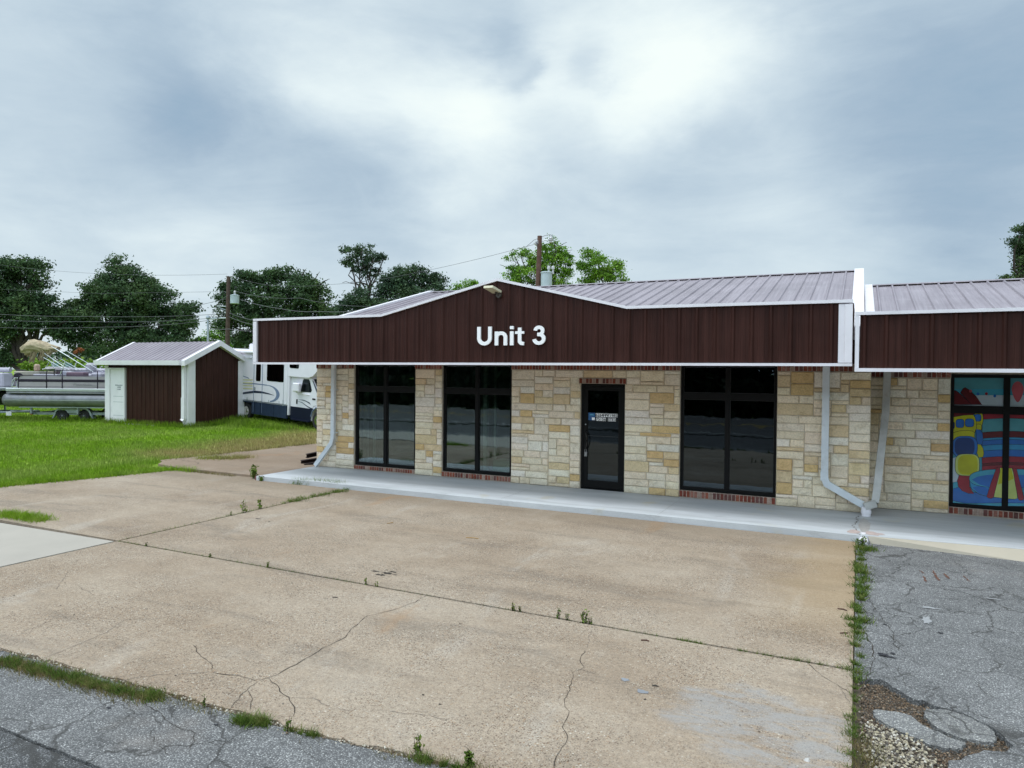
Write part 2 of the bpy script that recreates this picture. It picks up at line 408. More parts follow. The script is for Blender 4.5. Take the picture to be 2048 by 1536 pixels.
M['stone']=mat_col('limestone'); M['brick']=mat_col('soldier_brick',.85,False)
M['mortar']=simple('mortar',(.56,.49,.39),.95,var=.2,scale=12,bmp=.5)
M['bmortar']=simple('brick_mortar',(.46,.38,.33),.95,var=.2,scale=12,bmp=.5)
M['maroon']=mat_panel('maroon_steel',(.046,.0185,.0145))
M['white']=simple('white_trim_steel',(.79,.765,.80),.4,var=.06,scale=2,dirt=((.5,.5,.48),3,.25))
M['dspout']=simple('grey_white_downspout',(.66,.71,.75),.45,var=.1,scale=4,dirt=((.38,.37,.35),5,.4))
M['dgal']=simple('weathered_downspout',(.46,.46,.44),.5,var=.25,scale=5,dirt=((.30,.24,.18),6,.5))
M['roof']=mat_roof()
M['black']=simple('black_aluminium',(.006,.006,.006),.5,var=.1,spec=.15)
M['glass']=mat_glass('tinted_glass',(.62,.72,.78),.15,inner=(.58,.66,.61))
M['glassb']=mat_glass('dark_tinted_glass',(.45,.55,.62),.085,.0016,1.3,(.10,.12,.12))
M['int']=simple('interior_paint',(.42,.44,.40),.9); M['intdark']=simple('interior_dark',(.05,.05,.05),.9)
M['intw']=simple('interior_trim',(.75,.8,.75),.7)
M['mint']=simple('mint_box',(.60,.86,.76),.6)
M['sign']=simple('white_letter',(.95,.95,.95),.4,var=.0)
M['bark']=simple('tree_bark',(.045,.035,.028),.95,var=.4,scale=6,bmp=1.,bscale=12)
M['wood']=simple('creosote_pole',(.12,.062,.045),.9,var=.35,scale=5,bmp=.6,bscale=25)
M['wood2']=simple('dark_pole_wood',(.085,.055,.042),.9,var=.35,scale=5,bmp=.6,bscale=25)
M['wire']=simple('cable',(.10,.10,.11),.6,var=.05)
M['xfmr']=simple('transformer_grey',(.42,.50,.52),.45,var=.1)
M['galv']=simple('galvanised_steel',(.42,.47,.50),.4,.6,var=.2,scale=5)
M['porc']=simple('porcelain',(.50,.50,.52),.3)
M['rust']=simple('rusty_steel',(.028,.014,.011),.9,var=.5,scale=9,bmp=.6)
M['rubber']=simple('rubber',(.018,.018,.018),.85)
M['chrome']=simple('chrome_wheel',(.7,.68,.62),.18,1.,var=.2,scale=20)
M['rvw']=simple('rv_white',(.76,.74,.80),.35,var=.05,scale=1.5,coat=.3,dirt=((.5,.52,.5),2,.25))
M['rvb']=simple('rv_navy',(.020,.034,.066),.55,var=.3,scale=4,spec=.25)
M['rvnav']=simple('cab_navy',(.006,.009,.024),.45,spec=.2)
M['rvs']=simple('rv_stripe_blue',(.16,.21,.32),.4); M['rvk']=simple('rv_stripe_navy',(.02,.03,.06),.4)
M['rvy']=simple('rv_stripe_cream',(.62,.60,.34),.4)
M['rvglass']=mat_glass('rv_glass',(.35,.4,.45),.08,.001,1.,(.03,.035,.04))
M['rvglass2']=mat_glass('rv_pale_glass',(.6,.68,.72),.25,.001,1.,(.2,.25,.28))
M['alum']=simple('boat_aluminium',(.22,.23,.25),.5,.6,var=.3,scale=3,dirt=((.20,.18,.15),4,.5))
M['alum2']=simple('boat_rail_silver',(.66,.70,.72),.3,.7,var=.1)
M['skin']=simple('boat_panel',(.36,.325,.36),.4,var=.1); M['band']=simple('boat_band',(.020,.013,.030),.35)
M['seat']=simple('boat_vinyl',(.44,.43,.50),.6,var=.12,scale=4); M['seatb']=simple('boat_beige_vinyl',(.36,.33,.28),.6,var=.15,scale=5)
M['seatm']=simple('boat_maroon_vinyl',(.16,.10,.14),.6)
M['canvas']=simple('tan_canvas',(.46,.38,.26),.9,var=.35,scale=7,bmp=1.,bscale=7,dirt=((.22,.15,.08),5,.7))
M['red']=simple('tail_light',(.35,.02,.02),.3)
M['stonew']=mat_col('gravel_stone',.9,False)
M['rustmark']=simple('rust_paint_mark',(.16,.075,.05),.95,var=.5,scale=30)
M['tar']=simple('tar_spot',(.035,.035,.04),.9,var=.3,scale=40)
M['lens']=simple('lamp_lens',(.62,.58,.42),.5); M['lampb']=simple('lamp_bronze',(.05,.04,.03),.5)
M['yellow']=simple('road_yellow',(.55,.38,.05),.8); M['wline']=simple('road_white',(.65,.65,.62),.8)
M['leafd']=mat_leaf('oak_leaf',(.034,.068,.036),(.062,.112,.046),(.10,.155,.055))
M['leafk']=mat_leaf('shaded_leaf',(.008,.016,.008),(.014,.028,.012),(.022,.040,.016))
M['leafm']=mat_leaf('bluish_leaf',(.028,.056,.036),(.055,.10,.052),(.09,.14,.06))
M['leafb']=mat_leaf('bright_leaf',(.07,.16,.018),(.14,.28,.028),(.25,.40,.07))
M['leafy']=mat_leaf('yellow_brush_leaf',(.10,.17,.02),(.18,.29,.035),(.27,.36,.07))
M['leafo']=mat_leaf('dead_orange_leaf',(.22,.07,.03),(.34,.12,.05),(.42,.18,.08))

# ------------------------------------------------------------------ world, sun, camera
def make_world():
    w=bpy.data.worlds.new('World'); sc.world=w; w.use_nodes=True; nt=w.node_tree; nt.nodes.clear(); T=NT(nt)
    out=T.n('OutputWorld'); bg=T.n('Background'); T.L.new(bg.outputs[0],out.inputs[0]); bg.inputs[1].default_value=.1
    sky=T.n('TexSky',{'sky_type':'NISHITA','sun_disc':False,'sun_elevation':math.radians(SUN_EL),'sun_rotation':math.radians(SUN_ROT)})
    tc=T.n('TexCoord'); d=tc.outputs['Generated']
    sx=sxyz(T,d)
    # project onto a cloud layer for the fine structure
    zz=T.math('ADD',T.math('MAXIMUM',sx[2],0.),.22)
    pr=T.n('CombineXYZ'); T.set(pr.inputs[0],T.math('DIVIDE',sx[0],zz)); T.set(pr.inputs[1],T.math('DIVIDE',sx[1],zz))
    wv=T.noise(T.scalev(d,(1,1,1.8)),3.2,8,.6); wn=T.n('VectorMath',{'operation':'SUBTRACT'},_0=wv.outputs[1],_1=(.5,.5,.5))
    wd=T.n('VectorMath',{'operation':'MULTIPLY_ADD'},_0=wn.outputs[0],_1=(.22,.22,.13),_2=d).outputs[0]
    wd=T.n('VectorMath',{'operation':'NORMALIZE'},_0=wd).outputs[0]
    L=.555
    blobs=[ # px, py, angular radius(px), amplitude
      (1440,80,150,.26),(1330,175,110,.26),(1220,235,90,.22),(1110,130,80,.18),(960,215,90,.30),(840,170,110,.26),(680,185,90,.20),(560,130,90,.10),(1230,20,180,.16),(700,60,200,.08),(960,420,110,.10),(870,330,90,.06),(100,560,300,.10),(450,500,180,.10),(1350,560,260,.12),
      (400,150,140,-.20),(130,240,180,-.10),(720,300,140,-.18),(380,300,140,-.10),(985,90,60,-.20),(1050,150,28,-.2),(860,60,80,-.1),(1290,330,190,-.07),(1180,150,45,-.2),
      (1850,130,220,-.16),(2050,330,230,-.16),(1950,450,160,-.12),(1400,470,170,-.14),(1650,300,150,-.06),(250,400,260,-.05),(620,420,200,-.04),
      (300,505,260,.10),(900,500,300,.06),(1550,520,160,.12),(1900,530,200,.08),(1650,250,200,.02),(60,90,150,.05)]
    acc=L
    for (x,y,r,a) in blobs:
        v=Vector(ray(x,y)).normalized(); k=(F/r)**2*2.2
        dt=T.n('VectorMath',{'operation':'DOT_PRODUCT'},_0=wd,_1=tuple(v)).outputs['Value']
        e=T.math('EXPONENT',T.math('MULTIPLY',T.math('SUBTRACT',dt,1.),k))
        acc=T.math('MULTIPLY_ADD',e,a,acc)
    n1=T.noise(T.scalev(d,(1,1,3.2)),2.3,8,.6,.5).outputs[0]; n2=T.noise(T.scalev(d,(1,1,2.6)),6.,8,.62,.6).outputs[0]
    acc=T.math('ADD',acc,T.math('MULTIPLY',T.math('SUBTRACT',n1,.5),.50))
    acc=T.math('ADD',acc,T.math('MULTIPLY',T.math('SUBTRACT',n2,.5),.22))
    c=T.ramp(acc,[(.12,(.20,.32,.44)),(.34,(.315,.415,.515)),(.5,(.43,.53,.61)),(.66,(.55,.645,.70)),(.85,(.71,.795,.805)),(1.,(.80,.87,.84))])
    c10=T.n('VectorMath',{'operation':'SCALE'},_0=c); c10.inputs['Scale'].default_value=9.0
    mixd=T.mix(.06,c10.outputs[0],sky.outputs[0])
    # sky overhead and behind the viewer brightened, added as fill for the walls
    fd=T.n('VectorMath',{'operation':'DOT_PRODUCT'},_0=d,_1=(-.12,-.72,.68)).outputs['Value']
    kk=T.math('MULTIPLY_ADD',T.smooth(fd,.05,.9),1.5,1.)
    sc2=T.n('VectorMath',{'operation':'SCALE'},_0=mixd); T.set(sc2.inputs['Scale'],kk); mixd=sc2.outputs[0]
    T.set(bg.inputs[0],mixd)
SUN_EL,SUN_AZ=76.,math.radians(200)      # azimuth of sun direction measured from +Y clockwise
SUN_ROT=200.
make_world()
sl=bpy.data.lights.new('sun','SUN'); sl.energy=1.25; sl.angle=math.radians(22); sl.color=(1,.955,.90)
so=bpy.data.objects.new('sun',sl); COL.objects.link(so)
sd=Vector((math.sin(SUN_AZ)*math.cos(math.radians(SUN_EL)),math.cos(SUN_AZ)*math.cos(math.radians(SUN_EL)),math.sin(math.radians(SUN_EL))))
so.rotation_euler=sd.to_track_quat('Z','Y').to_euler(); so.location=(0,0,40)
cd=bpy.data.cameras.new('camera'); cam=bpy.data.objects.new('camera',cd); COL.objects.link(cam)
cd.sensor_width=36; cd.lens=F/2048*36; cd.clip_start=.05; cd.clip_end=3000
mw=Matrix(((_r[0],_u[0],-_f[0],0),(_r[1],_u[1],-_f[1],0),(_r[2],_u[2],-_f[2],H),(0,0,0,1)))
cam.matrix_world=mw; sc.camera=cam
vs=sc.view_settings; vs.view_transform='Standard'; vs.look='None'; vs.gamma=1; vs.exposure=.42; vs.use_curve_mapping=False
sc.cycles.max_bounces=8; sc.cycles.transparent_max_bounces=12

# ------------------------------------------------------------------ ground
def hgt(x,y):
    def ss(t): t=min(1,max(0,t)); return t*t*(3-2*t)
    return .23*ss((-x-20.5)/5.5)*ss((y-22.6)/2.)
m=MB(); xs=[-1500,-300,-90]+[-60+i*1. for i in range(0,52)]+[-8,-4,0,10,60,300,1500]; ys=[-1500,-300,-60,-20,0,5]+[8+i*1. for i in range(0,34)]+[60,120,300,1500]
V=[];nx=len(xs)
for y in ys:
    for x in xs:
        z=-.25 if (x>-13 and -2<y<30) else (-.07 if y<7 else -.015)
        V.append((x,y,z+hgt(x,y)+(.03*mnoise.noise(Vector((x*.3,y*.3,0))) if x<-18.5 and y>6 else 0)))
m.add(V,[(j*nx+i,j*nx+i+1,(j+1)*nx+i+1,(j+1)*nx+i) for j in range(len(ys)-1) for i in range(nx-1)])
structure(m.build('ground',M['lawn'],smooth=True))

def slab(name,poly,z0,z1,mats,extra=None,bev=0):
    m=MB(); m.prism([(x,y,z0) for x,y in poly],(0,0,z1-z0),0)
    if extra: extra(m)
    return structure(m.build(name,mats))
def jag(pts,amp,seg):
    """roughen an open polyline"""
    out=[]
    for a,b in zip(pts[:-1],pts[1:]):
        a=Vector(a);b=Vector(b); n=max(1,int((b-a).length/seg)); t=(b-a).normalized(); nn=Vector((-t.y,t.x))
        for i in range(n):
            k=i/n; out.append(a.lerp(b,k)+nn*(random.uniform(-1,1)*amp*(1 if i else .3)))
    out.append(Vector(pts[-1])); return out
def crackstrip(m,pts,w,z,mi,amp=.03,seg=.05):
    P=jag([Vector(p[:2]) for p in pts],amp,seg); vs=[];n=len(P)
    for i,p in enumerate(P):
        t=(P[min(i+1,n-1)]-P[max(i-1,0)]).normalized(); nn=Vector((-t.y,t.x)); k=.58*w*random.uniform(.3,1.15)*(.25 if i in(0,n-1) else 1)
        vs+= [(p.x+nn.x*k/2,p.y+nn.y*k/2,z),(p.x-nn.x*k/2,p.y-nn.y*k/2,z)]
    m.add(vs,[(2*i,2*i+1,2*i+3,2*i+2) for i in range(n-1)],mi)
def pc(*q): return [onZ(x,y)[:2] for x,y in q]
def blob(m,x,y,rx,ry,z,mi,n=14,rough=.35):
    vs=[(x,y,z)]
    for i in range(n):
        a=2*PI*i/n; k=1+random.uniform(-rough,rough); vs.append((x+math.cos(a)*rx*k,y+math.sin(a)*ry*k,z))
    m.add(vs,[(0,1+i,1+(i+1)%n) for i in range(n)],mi)
ZC=.004
def ex_front(m):
    for pts,w,mi in [
      (pc((858,1188),(830,1205),(780,1222),(735,1232),(700,1262),(690,1275),(640,1300),(600,1325),(555,1350),(515,1364)),.013,1),
      (pc((515,1364),(480,1352),(425,1345)),.014,1),(pc((425,1345),(390,1347),(330,1349),(270,1356),(240,1362)),.009,2),
      (pc((425,1345),(420,1325),(400,1310),(386,1290)),.010,1),(pc((515,1364),(495,1380),(470,1405),(458,1422)),.010,1),
      (pc((495,1380),(503,1395),(500,1420)),.009,1),(pc((532,1356),(550,1368),(560,1383),(578,1395),(590,1415),(585,1435)),.013,1),
      (pc((585,1395),(630,1398),(660,1415),(700,1422)),.007,2),(pc((740,1420),(800,1426),(860,1432),(900,1440)),.007,2),
      (pc((248,1240),(215,1265),(155,1290),(88,1318)),.009,2),(pc((120,1233),(160,1233),(240,1240),(300,1240),(350,1232)),.007,2),
      (pc((115,1232),(85,1250),(40,1265)),.006,2),(pc((140,1140),(118,1170),(112,1180)),.007,2),(pc((150,1168),(190,1192)),.005,2),
      (pc((350,1205),(310,1225),(275,1238)),.005,2),(pc((455,1160),(430,1175)),.006,2),(pc((100,1282),(118,1278),(132,1283)),.007,2),
      (pc((1170,1300),(1160,1320),(1168,1335),(1145,1345),(1140,1380),(1128,1400),(1138,1430),(1125,1455),(1135,1480),(1115,1510),(1108,1540)),.010,1),
      (pc((1185,1250),(1175,1290),(1170,1300)),.005,2),(pc((1140,1338),(1165,1340),(1190,1348)),.008,2),
      (pc((1610,1322),(1640,1348),(1680,1375),(1710,1392)),.009,1),(pc((1680,1375),(1690,1390),(1700,1410)),.006,2),
      (pc((820,1420),(850,1425),(880,1433)),.006,2)]:
        crackstrip(m,pts,w,ZC,mi,.012,.05)
    for (x,y,rx,ry) in [(1283,1383,.05,.03),(1310,1372,.03,.015),(1250,1360,.035,.03),(1290,1399,.012,.01),(670,1195,.035,.015),(880,1409,.01,.008),(846,1390,.012,.01)]:
        p=onZ(x,y); blob(m,p[0],p[1],rx,ry,ZC,3 if x in(1283,1250) else 1)
    for i in range(60):
        x=random.uniform(-9.8,-.2); y=random.uniform(4,6.6); blob(m,x,y,random.uniform(.004,.011),random.uniform(.004,.01),ZC,random.choice([1,2]),6)
def ex_mid(m):
    for x,y,rx,ry in [(750,1143,.05,.02),(762,1150,.07,.025),(775,1147,.07,.03),(786,1144,.05,.018),(790,1150,.03,.01),(516,1038,.05,.02),(538,1043,.03,.01)]:
        p=onZ(x,y); blob(m,p[0],p[1],rx,ry,ZC,1,16,.6)
    for pts in [pc((760,1098),(800,1120)),pc((1060,1117),(1010,1135)),pc((1200,1150),(1130,1180)),pc((280,1060),(300,1053),(330,1050))]:
        crackstrip(m,pts,.004,ZC,2,.012,.05)
    for i in range(50):
        x=random.uniform(-9.8,-.2); y=random.uniform(7,12); blob(m,x,y,random.uniform(.004,.012),random.uniform(.004,.01),ZC,random.choice([1,2]),6)
M['gpatch']=simple('grey_spall',(.25,.26,.28),.9)
CM=[M['conc'],M['crack'],M['gcrack'],M['gpatch']]
fe=jag([(-10.0,3.72),(-8,3.70),(-5.4,3.80),(-3.6,3.86),(-2.2,3.98),(-1.2,4.0),(-.0,4.0)],.03,.12)
slab('front_concrete_slab',[(-.012,6.83),(-10.0,6.83)]+[(p.x,p.y) for p in fe],-.12,0,CM,ex_front)
slab('middle_concrete_slab',[(-10.0,6.87),(-.012,6.87),(-.012,12.17),(-10.0,12.17)],-.12,0,CM,ex_mid)
slab('left_concrete_slab',[(-10.035,6.87),(-10.035,12.168),(-12.745,12.168),(-12.75,12.445),(-15.8,12.49),(-16.3,10.5),(-16.9,8.6),(-17.6,6.87)],-.12,0,CM)
slab('pale_concrete_slab',[(-34,3.8),(-10.03,3.75),(-10.03,6.80),(-17.5,6.62),(-34,6.4)],-.12,.004,M['pale'])
slab('joint_bed',[(-17.5,3.3),(.05,3.3),(.05,12.3),(-17.5,12.3)],-.14,-.035,M['soil'])
ap=[(-12.76,12.45),(-13.4,12.46),(-15.75,12.5)]+[(p.x,p.y) for p in jag([(-16.9,12.75),(-17.6,13.3),(-17.35,15),(-17.0,19),(-16.9,24)],.12,.4)]+[(-12.76,24)]
def ex_ap(m):
    crackstrip(m,[(-17.2,13.6),(-16.4,13.5),(-15.9,13.2)],.03,.054,1,.05,.1); crackstrip(m,[(-15.9,13.2),(-16.1,12.6)],.02,.054,1,.05,.1)
slab('side_apron',ap,-.12,.05,[M['conc_b'],M['crack']],ex_ap)
# walkway along the shop front, with its joints and drain gap
def ex_walk(m):
    for x in (-9.4,-6.3,-3.15): crackstrip(m,[(x,12.2),(x,14.2)],.008,.1035,1,.002,.3)
    crackstrip(m,[(-1.2,13.0),(-.05,12.86)],.008,.1035,1,.01,.1); crackstrip(m,[(0.02,13.9),(0.0,13.3),(-.06,12.9),(0.0,12.5),(.05,12.2)],.03,.1035,1,.03,.06)
    blob(m,.12,13.05,.09,.6,.1035,2,18,.15); blob(m,-.03,12.42,.12,.16,.1040,3,12,.3); blob(m,.24,12.42,.13,.14,.1040,3,12,.3)
    m.prism([(-12.74,12.17,-.1),(-12.74,14.2,-.1),(-12.81,14.2,-.1),(-12.81,12.2,-.1)],(0,0,.19),4)
M['wpatch']=simple('walk_patch',(.40,.38,.36),.9,var=.2,scale=12); M['pinkmortar']=simple('pink_mortar',(.50,.40,.37),.9,var=.2,scale=12)
M['redpaint']=simple('red_painted_edge',(.17,.055,.055),.8,var=.3,scale=10)
slab('walkway',[(-12.735,12.17),(.03,12.19),(.16,12.22),(2.12,12.36),(2.6,12.40),(9,12.9),(9,15.6),(-12.735,15.6)],-.12,.10,[M['walk'],M['gcrack'],M['wpatch'],M['pinkmortar'],M['redpaint']],ex_walk)
# cream ramp face falling to the asphalt
m=MB(); pts_t=[(.16,12.215,.098),(2.12,12.355,.098),(2.6,12.395,.098),(9,12.895,.098)]; pts_b=[(.2,12.19,-.01),(2.12,12.03,-.01),(2.6,12.0,-.01),(9,11.6,-.01)]
m.add(pts_t+pts_b,[(i,i+1,5+i,4+i) for i in range(3)]); structure(m.build('walkway_ramp',M['ramp']))

# asphalt on the right with the broken hole, frontage asphalt and the road behind the camera
hole=[(0.0,6.72),(.06,6.70),(.13,6.74),(.20,6.77),(.25,6.74),(.29,6.66),(.35,6.60),(.40,6.52),(.46,6.47),(.50,6.50),(.56,6.43),(.66,6.42),(.80,6.36),(.90,6.26),(.98,6.12),(1.02,5.98),(.95,5.86),(.82,5.82),(.74,5.72),(.66,5.60),(.58,5.55),(.56,5.40),(.52,5.28),(.50,5.1),(.42,4.7),(.30,4.45),(.16,4.32),(0.0,4.28)]
hj=[hole[0]]+[(p.x,p.y) for p in jag([Vector(h) for h in hole],.012,.05)[1:]]
outer=[(.0,12.17),(.2,12.19),(2.12,12.03),(2.6,12.0),(9,11.6),(9,2.9),(-70,2.9),(-70,3.55),(-10,3.70),(-8,3.66),(-5.4,3.76),(-3.6,3.83),(-2.2,3.95),(-1.2,3.97),(-.0,3.98)]
def ex_asph(m):
    for pts,w in [(pc((1728,1180),(1750,1215),(1765,1240),(1785,1262),(1790,1290),(1800,1300)),.012),(pc((1735,1150),(1720,1200),(1735,1230),(1728,1260),(1745,1290),(1748,1320)),.016),
       (pc((1720,1220),(1740,1225),(1760,1240)),.012),(pc((1720,1318),(1745,1322),(1742,1345),(1728,1362)),.014),(pc((1795,1330),(1810,1370),(1850,1385),(1880,1370)),.008),
       (pc((1910,1340),(1950,1360),(1970,1385),(2000,1400)),.010),(pc((1950,1190),(2000,1195),(2048,1203)),.008),(pc((1740,1170),(1745,1160),(1722,1140)),.014),
       (pc((1990,1462),(2020,1480),(2048,1490)),.010),(pc((1850,1400),(1900,1420),(1960,1440)),.006),
       (pc((270,1390),(290,1405),(350,1450),(390,1465),(380,1500)),.010),(pc((330,1430),(300,1470),(340,1510)),.006),(pc((390,1465),(440,1490),(500,1470)),.007),
       (pc((560,1480),(640,1520)),.006),(pc((120,1350),(200,1400),(215,1420)),.007),(pc((1735,1098),(1755,1092),(1775,1083)),.014)]:
        crackstrip(m,pts,w,ZC-.006,1,.014,.05)
    # rusty lettering-like marks
    for (x0,y0,x1,y1,w) in [(1838,1140,1850,1147,.02),(1847,1152,1853,1163,.035),(1862,1143,1868,1147,.015),(1866,1140,1873,1152,.03),(1870,1150,1879,1161,.04),(1888,1146,1898,1157,.045),(1926,1151,1940,1163,.03)]:
        a=onZ(x0,y0);b2=onZ(x1,y1); crackstrip(m,[a,b2],w*1.4,ZC-.0055,2,.008,.03)
    for x,y,rx,ry in [(1768,1309,.05,.03),(1778,1313,.06,.02),(1760,1306,.02,.02),(1786,1306,.025,.02),(1768,1248,.025,.012),(1880,1265,.03,.02),(431,1448,.02,.012),(217,1415,.02,.015),(1793,1125,.012,.01)]:
        p=onZ(x,y); blob(m,p[0],p[1],rx,ry,ZC-.005,3,14,.5)
    for x,y,rx,ry in [(1860,1215,.10,.03),(1853,1240,.04,.14),(1985,1197,.08,.02)]:
        p=onZ(x,y); blob(m,p[0],p[1],rx,ry,ZC-.0055,4,16,.4)
M['worn']=simple('worn_asphalt',(.32,.325,.33),.9,var=.2,scale=30)
slab('asphalt_lot',outer+[hj[-1]]+hj[::-1][1:],-.10,-.008,[M['asph'],M['crack'],M['rustmark'],M['tar'],M['worn']],ex_asph)
slab('hole_bed',[(0,4.2),(1.2,4.2),(1.2,6.9),(0,6.9)],-.2,-.062,M['soil'])
slab('frontage_lane',[(-120,-1.6),(80,-1.6),(80,2.885),(-120,2.885)],-.1,-.02,M['asph2'])
def ex_road(m):
    for y in (-8.2,-8.5): m.add([(-200,y,.006),(200,y,.006),(200,y+.12,.006),(-200,y+.12,.006)],[(0,1,2,3)],1)
    for y in (-3.,-13.4): m.add([(-200,y,.006),(200,y,.006),(200,y+.12,.006),(-200,y+.12,.006)],[(0,1,2,3)],2)
slab('road',[(-200,-15),(200,-15),(200,-2.0),(-200,-2.0)],-.1,0,[M['asph2'],M['yellow'],M['wline']],ex_road)

# ------------------------------------------------------------------ ashlar and brick
def stonecol():
    k=random.random()
    if k<.09: c=(.68,.49,.25)
    elif k<.21: c=(.73,.59,.38)
    elif k<.62: c=(.84,.73,.565)
    elif k<.90: c=(.85,.765,.63)
    else: c=(.84,.785,.69)
    j=random.uniform(.9,1.05); return tuple(min(.87,x*j*random.uniform(.98,1.02)) for x in c)
def ashlar(m,x0,x1,z0,z1,y,openings=(),uw=.05,uh=.0745,depth=.03,side=None):
    """coursed random ashlar on the plane y, faces towards -y. openings = [(xa,xb,za,zb)]"""
    nx=int(round((x1-x0)/uw)); nz=int(round((z1-z0)/uh)); uw=(x1-x0)/nx; uh=(z1-z0)/nz
    g=np.zeros((nz,nx),int)
    for xa,xb,za,zb in openings:
        g[max(0,int(round((za-z0)/uh))):int(round((zb-z0)/uh)),max(0,int(round((xa-x0)/uw))):int(round((xb-x0)/uw))]=-1
    def q(s,u): return s
    for j in range(nz):
        i=0
        while i<nx:
            if g[j,i]!=0: i+=1; continue
            free=0
            while i+free<nx and g[j,i+free]==0 and free<17: free+=1
            w=random.choice([4,5,6,7,8,9,10,10,11,12,13]); w=min(w,free)
            if free-w<3: w=free if free<13 else free//2
            h=random.choice([1,2,2,2,3,2,2])
            while h>1 and (j+h>nz or (g[j:j+h,i:i+w]!=0).any()): h-=1
            if j+h==nz-1 and (g[nz-1,i:i+w]==0).all() and random.random()<.7: h+=1
            g[j:j+h,i:i+w]=1
            a,b_=x0+i*uw,x0+(i+w)*uw; c,d=z0+j*uh,z0+(j+h)*uh
            # snap the cell edges to the real openings
            for xa,xb,za,zb in openings:
                if abs(b_-xa)<uw*.6 and d>za+.02 and c<zb-.02: b_=xa
                if abs(a-xb)<uw*.6 and d>za+.02 and c<zb-.02: a=xb
                if abs(c-zb)<uh*.6 and b_>xa+.02 and a<xb-.02: c=zb
                if abs(d-za)<uh*.6 and b_>xa+.02 and a<xb-.02: d=za
            e=.0045; col=stonecol(); dd=depth*random.uniform(.6,1.25)
            A=[(a+e,y,c+e),(b_-e,y,c+e),(b_-e,y,d-e),(a+e,y,d-e)]
            s=.011; J=lambda:random.uniform(-.004,.004)
            # rough rock face: 4x2 subdivided inner patch
            nu=max(2,int((b_-a)/.09)); nv=2
            rows=[]
            vs=[];fs=[]
            for jj in range(nv+1):
                for ii in range(nu+1):
                    xx=a+e+s+(b_-a-2*e-2*s)*ii/nu; zz=c+e+s+(d-c-2*e-2*s)*jj/nv
                    inner=(0<ii<nu) and (0<jj<nv)
                    vs.append((xx+(J() if inner else J()*.6),y-dd+(random.uniform(-.010,.004) if inner else random.uniform(-.001,.006)),zz+J()*.6))
            k=len(vs); vs+=A
            for jj in range(nv):
                for ii in range(nu):
                    o=jj*(nu+1)+ii; fs.append((o,o+1,o+nu+2,o+nu+1))
            bl=[ii for ii in range(nu+1)]; br=[jj*(nu+1)+nu for jj in range(nv+1)]
            tr=[nv*(nu+1)+ii for ii in range(nu,-1,-1)]; tl=[jj*(nu+1) for jj in range(nv,-1,-1)]
            fs.append((k,k+1)+tuple(bl[::-1])); fs.append((k+1,k+2)+tuple(br[::-1])); fs.append((k+2,k+3)+tuple(tr[::-1])); fs.append((k+3,k)+tuple(tl[::-1]))
            m.add(vs,fs,0,col); i+=w
BC=[(.20,.055,.038),(.24,.08,.052),(.16,.05,.038),(.28,.13,.10),(.14,.065,.058),(.24,.07,.042),(.34,.25,.21)]
def soldier(m,x0,x1,z0,z1,y,depth=.03,bw=.075):
    m.box((x0,y-depth+.009,z0),(x1,y-.002,z1),0,(.44,.36,.31))
    n=max(1,int(round((x1-x0)/bw))); w=(x1-x0)/n
    for i in range(n):
        a=x0+i*w+.0075; b_=x0+(i+1)*w-.0075; c=random.choice(BC); k=random.uniform(.8,1.2)
        m.bbox((a,y-depth+random.uniform(-.003,.003),z0+.006),(b_,y+.01,z1-.006),.004,0,tuple(x*k for x in c))

# ------------------------------------------------------------------ main shop (the left unit)
YW=14.22; YM=14.245
shop=empty('shop_building',(-6.3,14.2,0.),'long stone shop with a maroon metal false front, low central gable and black framed windows','building')
W=[(-11.49,-9.63,.215),(-8.87,-7.03,.235),(-3.23,-1.39,.25)]
DX0,DX1,DZ=-5.37,-4.385,2.37
XL,XR=-12.72,.20; ZB=2.66
ops=[(a,b,.10,2.9) for a,b,_ in W]+[(DX0,DX1,.1,DZ)]
m=MB(); ops2=ops+[(DX0-.03,DX1+.03,DZ,DZ+.12)]
ashlar(m,XL,XR,.10,ZB,YW,ops2)
separate(m.build('stone_wall',M['stone'],shop),lambda c:0 if c.x<-10.5 else 1 if c.x<-8.0 else 2 if c.x<-2.3 else 3)
# mortar bed / wall core, built round the openings
m=MB(); xs_=[XL]
for a,b,_ in [W[0],W[1],(DX0,DX1,0),W[2]]: xs_+= [a,b]
xs_.append(XR)
for i in range(0,len(xs_),2): m.box((xs_[i]+(.0 if i==0 else .0),YW-.001,.0),(xs_[i+1],YW+.28,3.2),0)
m.box((DX0,YW-.001,DZ+.001),(DX1,YW+.28,3.2),0)
for a,b,z in W: m.box((a,YW+.0,.0),(b,YW+.28,z-.02),0); m.box((a,YW+.06,2.83),(b,YW+.28,3.2),0)
m.build('wall_core',M['mortar'],shop)
m=MB()
segs=[(XL,W[0][0]),(W[0][1],W[1][0]),(W[1][1],W[2][0]),(W[2][1],XR)]
for a,b in segs: soldier(m,a,b,ZB+.002,ZB+.2,YW,.04)
soldier(m,DX0-.03,DX1+.03,DZ+.004,DZ+.116,YW,.035)
separate(m.build('brick_band',M['brick'],shop),lambda c:4 if c.z<2.6 else 0 if c.x<-10.5 else 1 if c.x<-8.0 else 2 if c.x<-2.3 else 3)
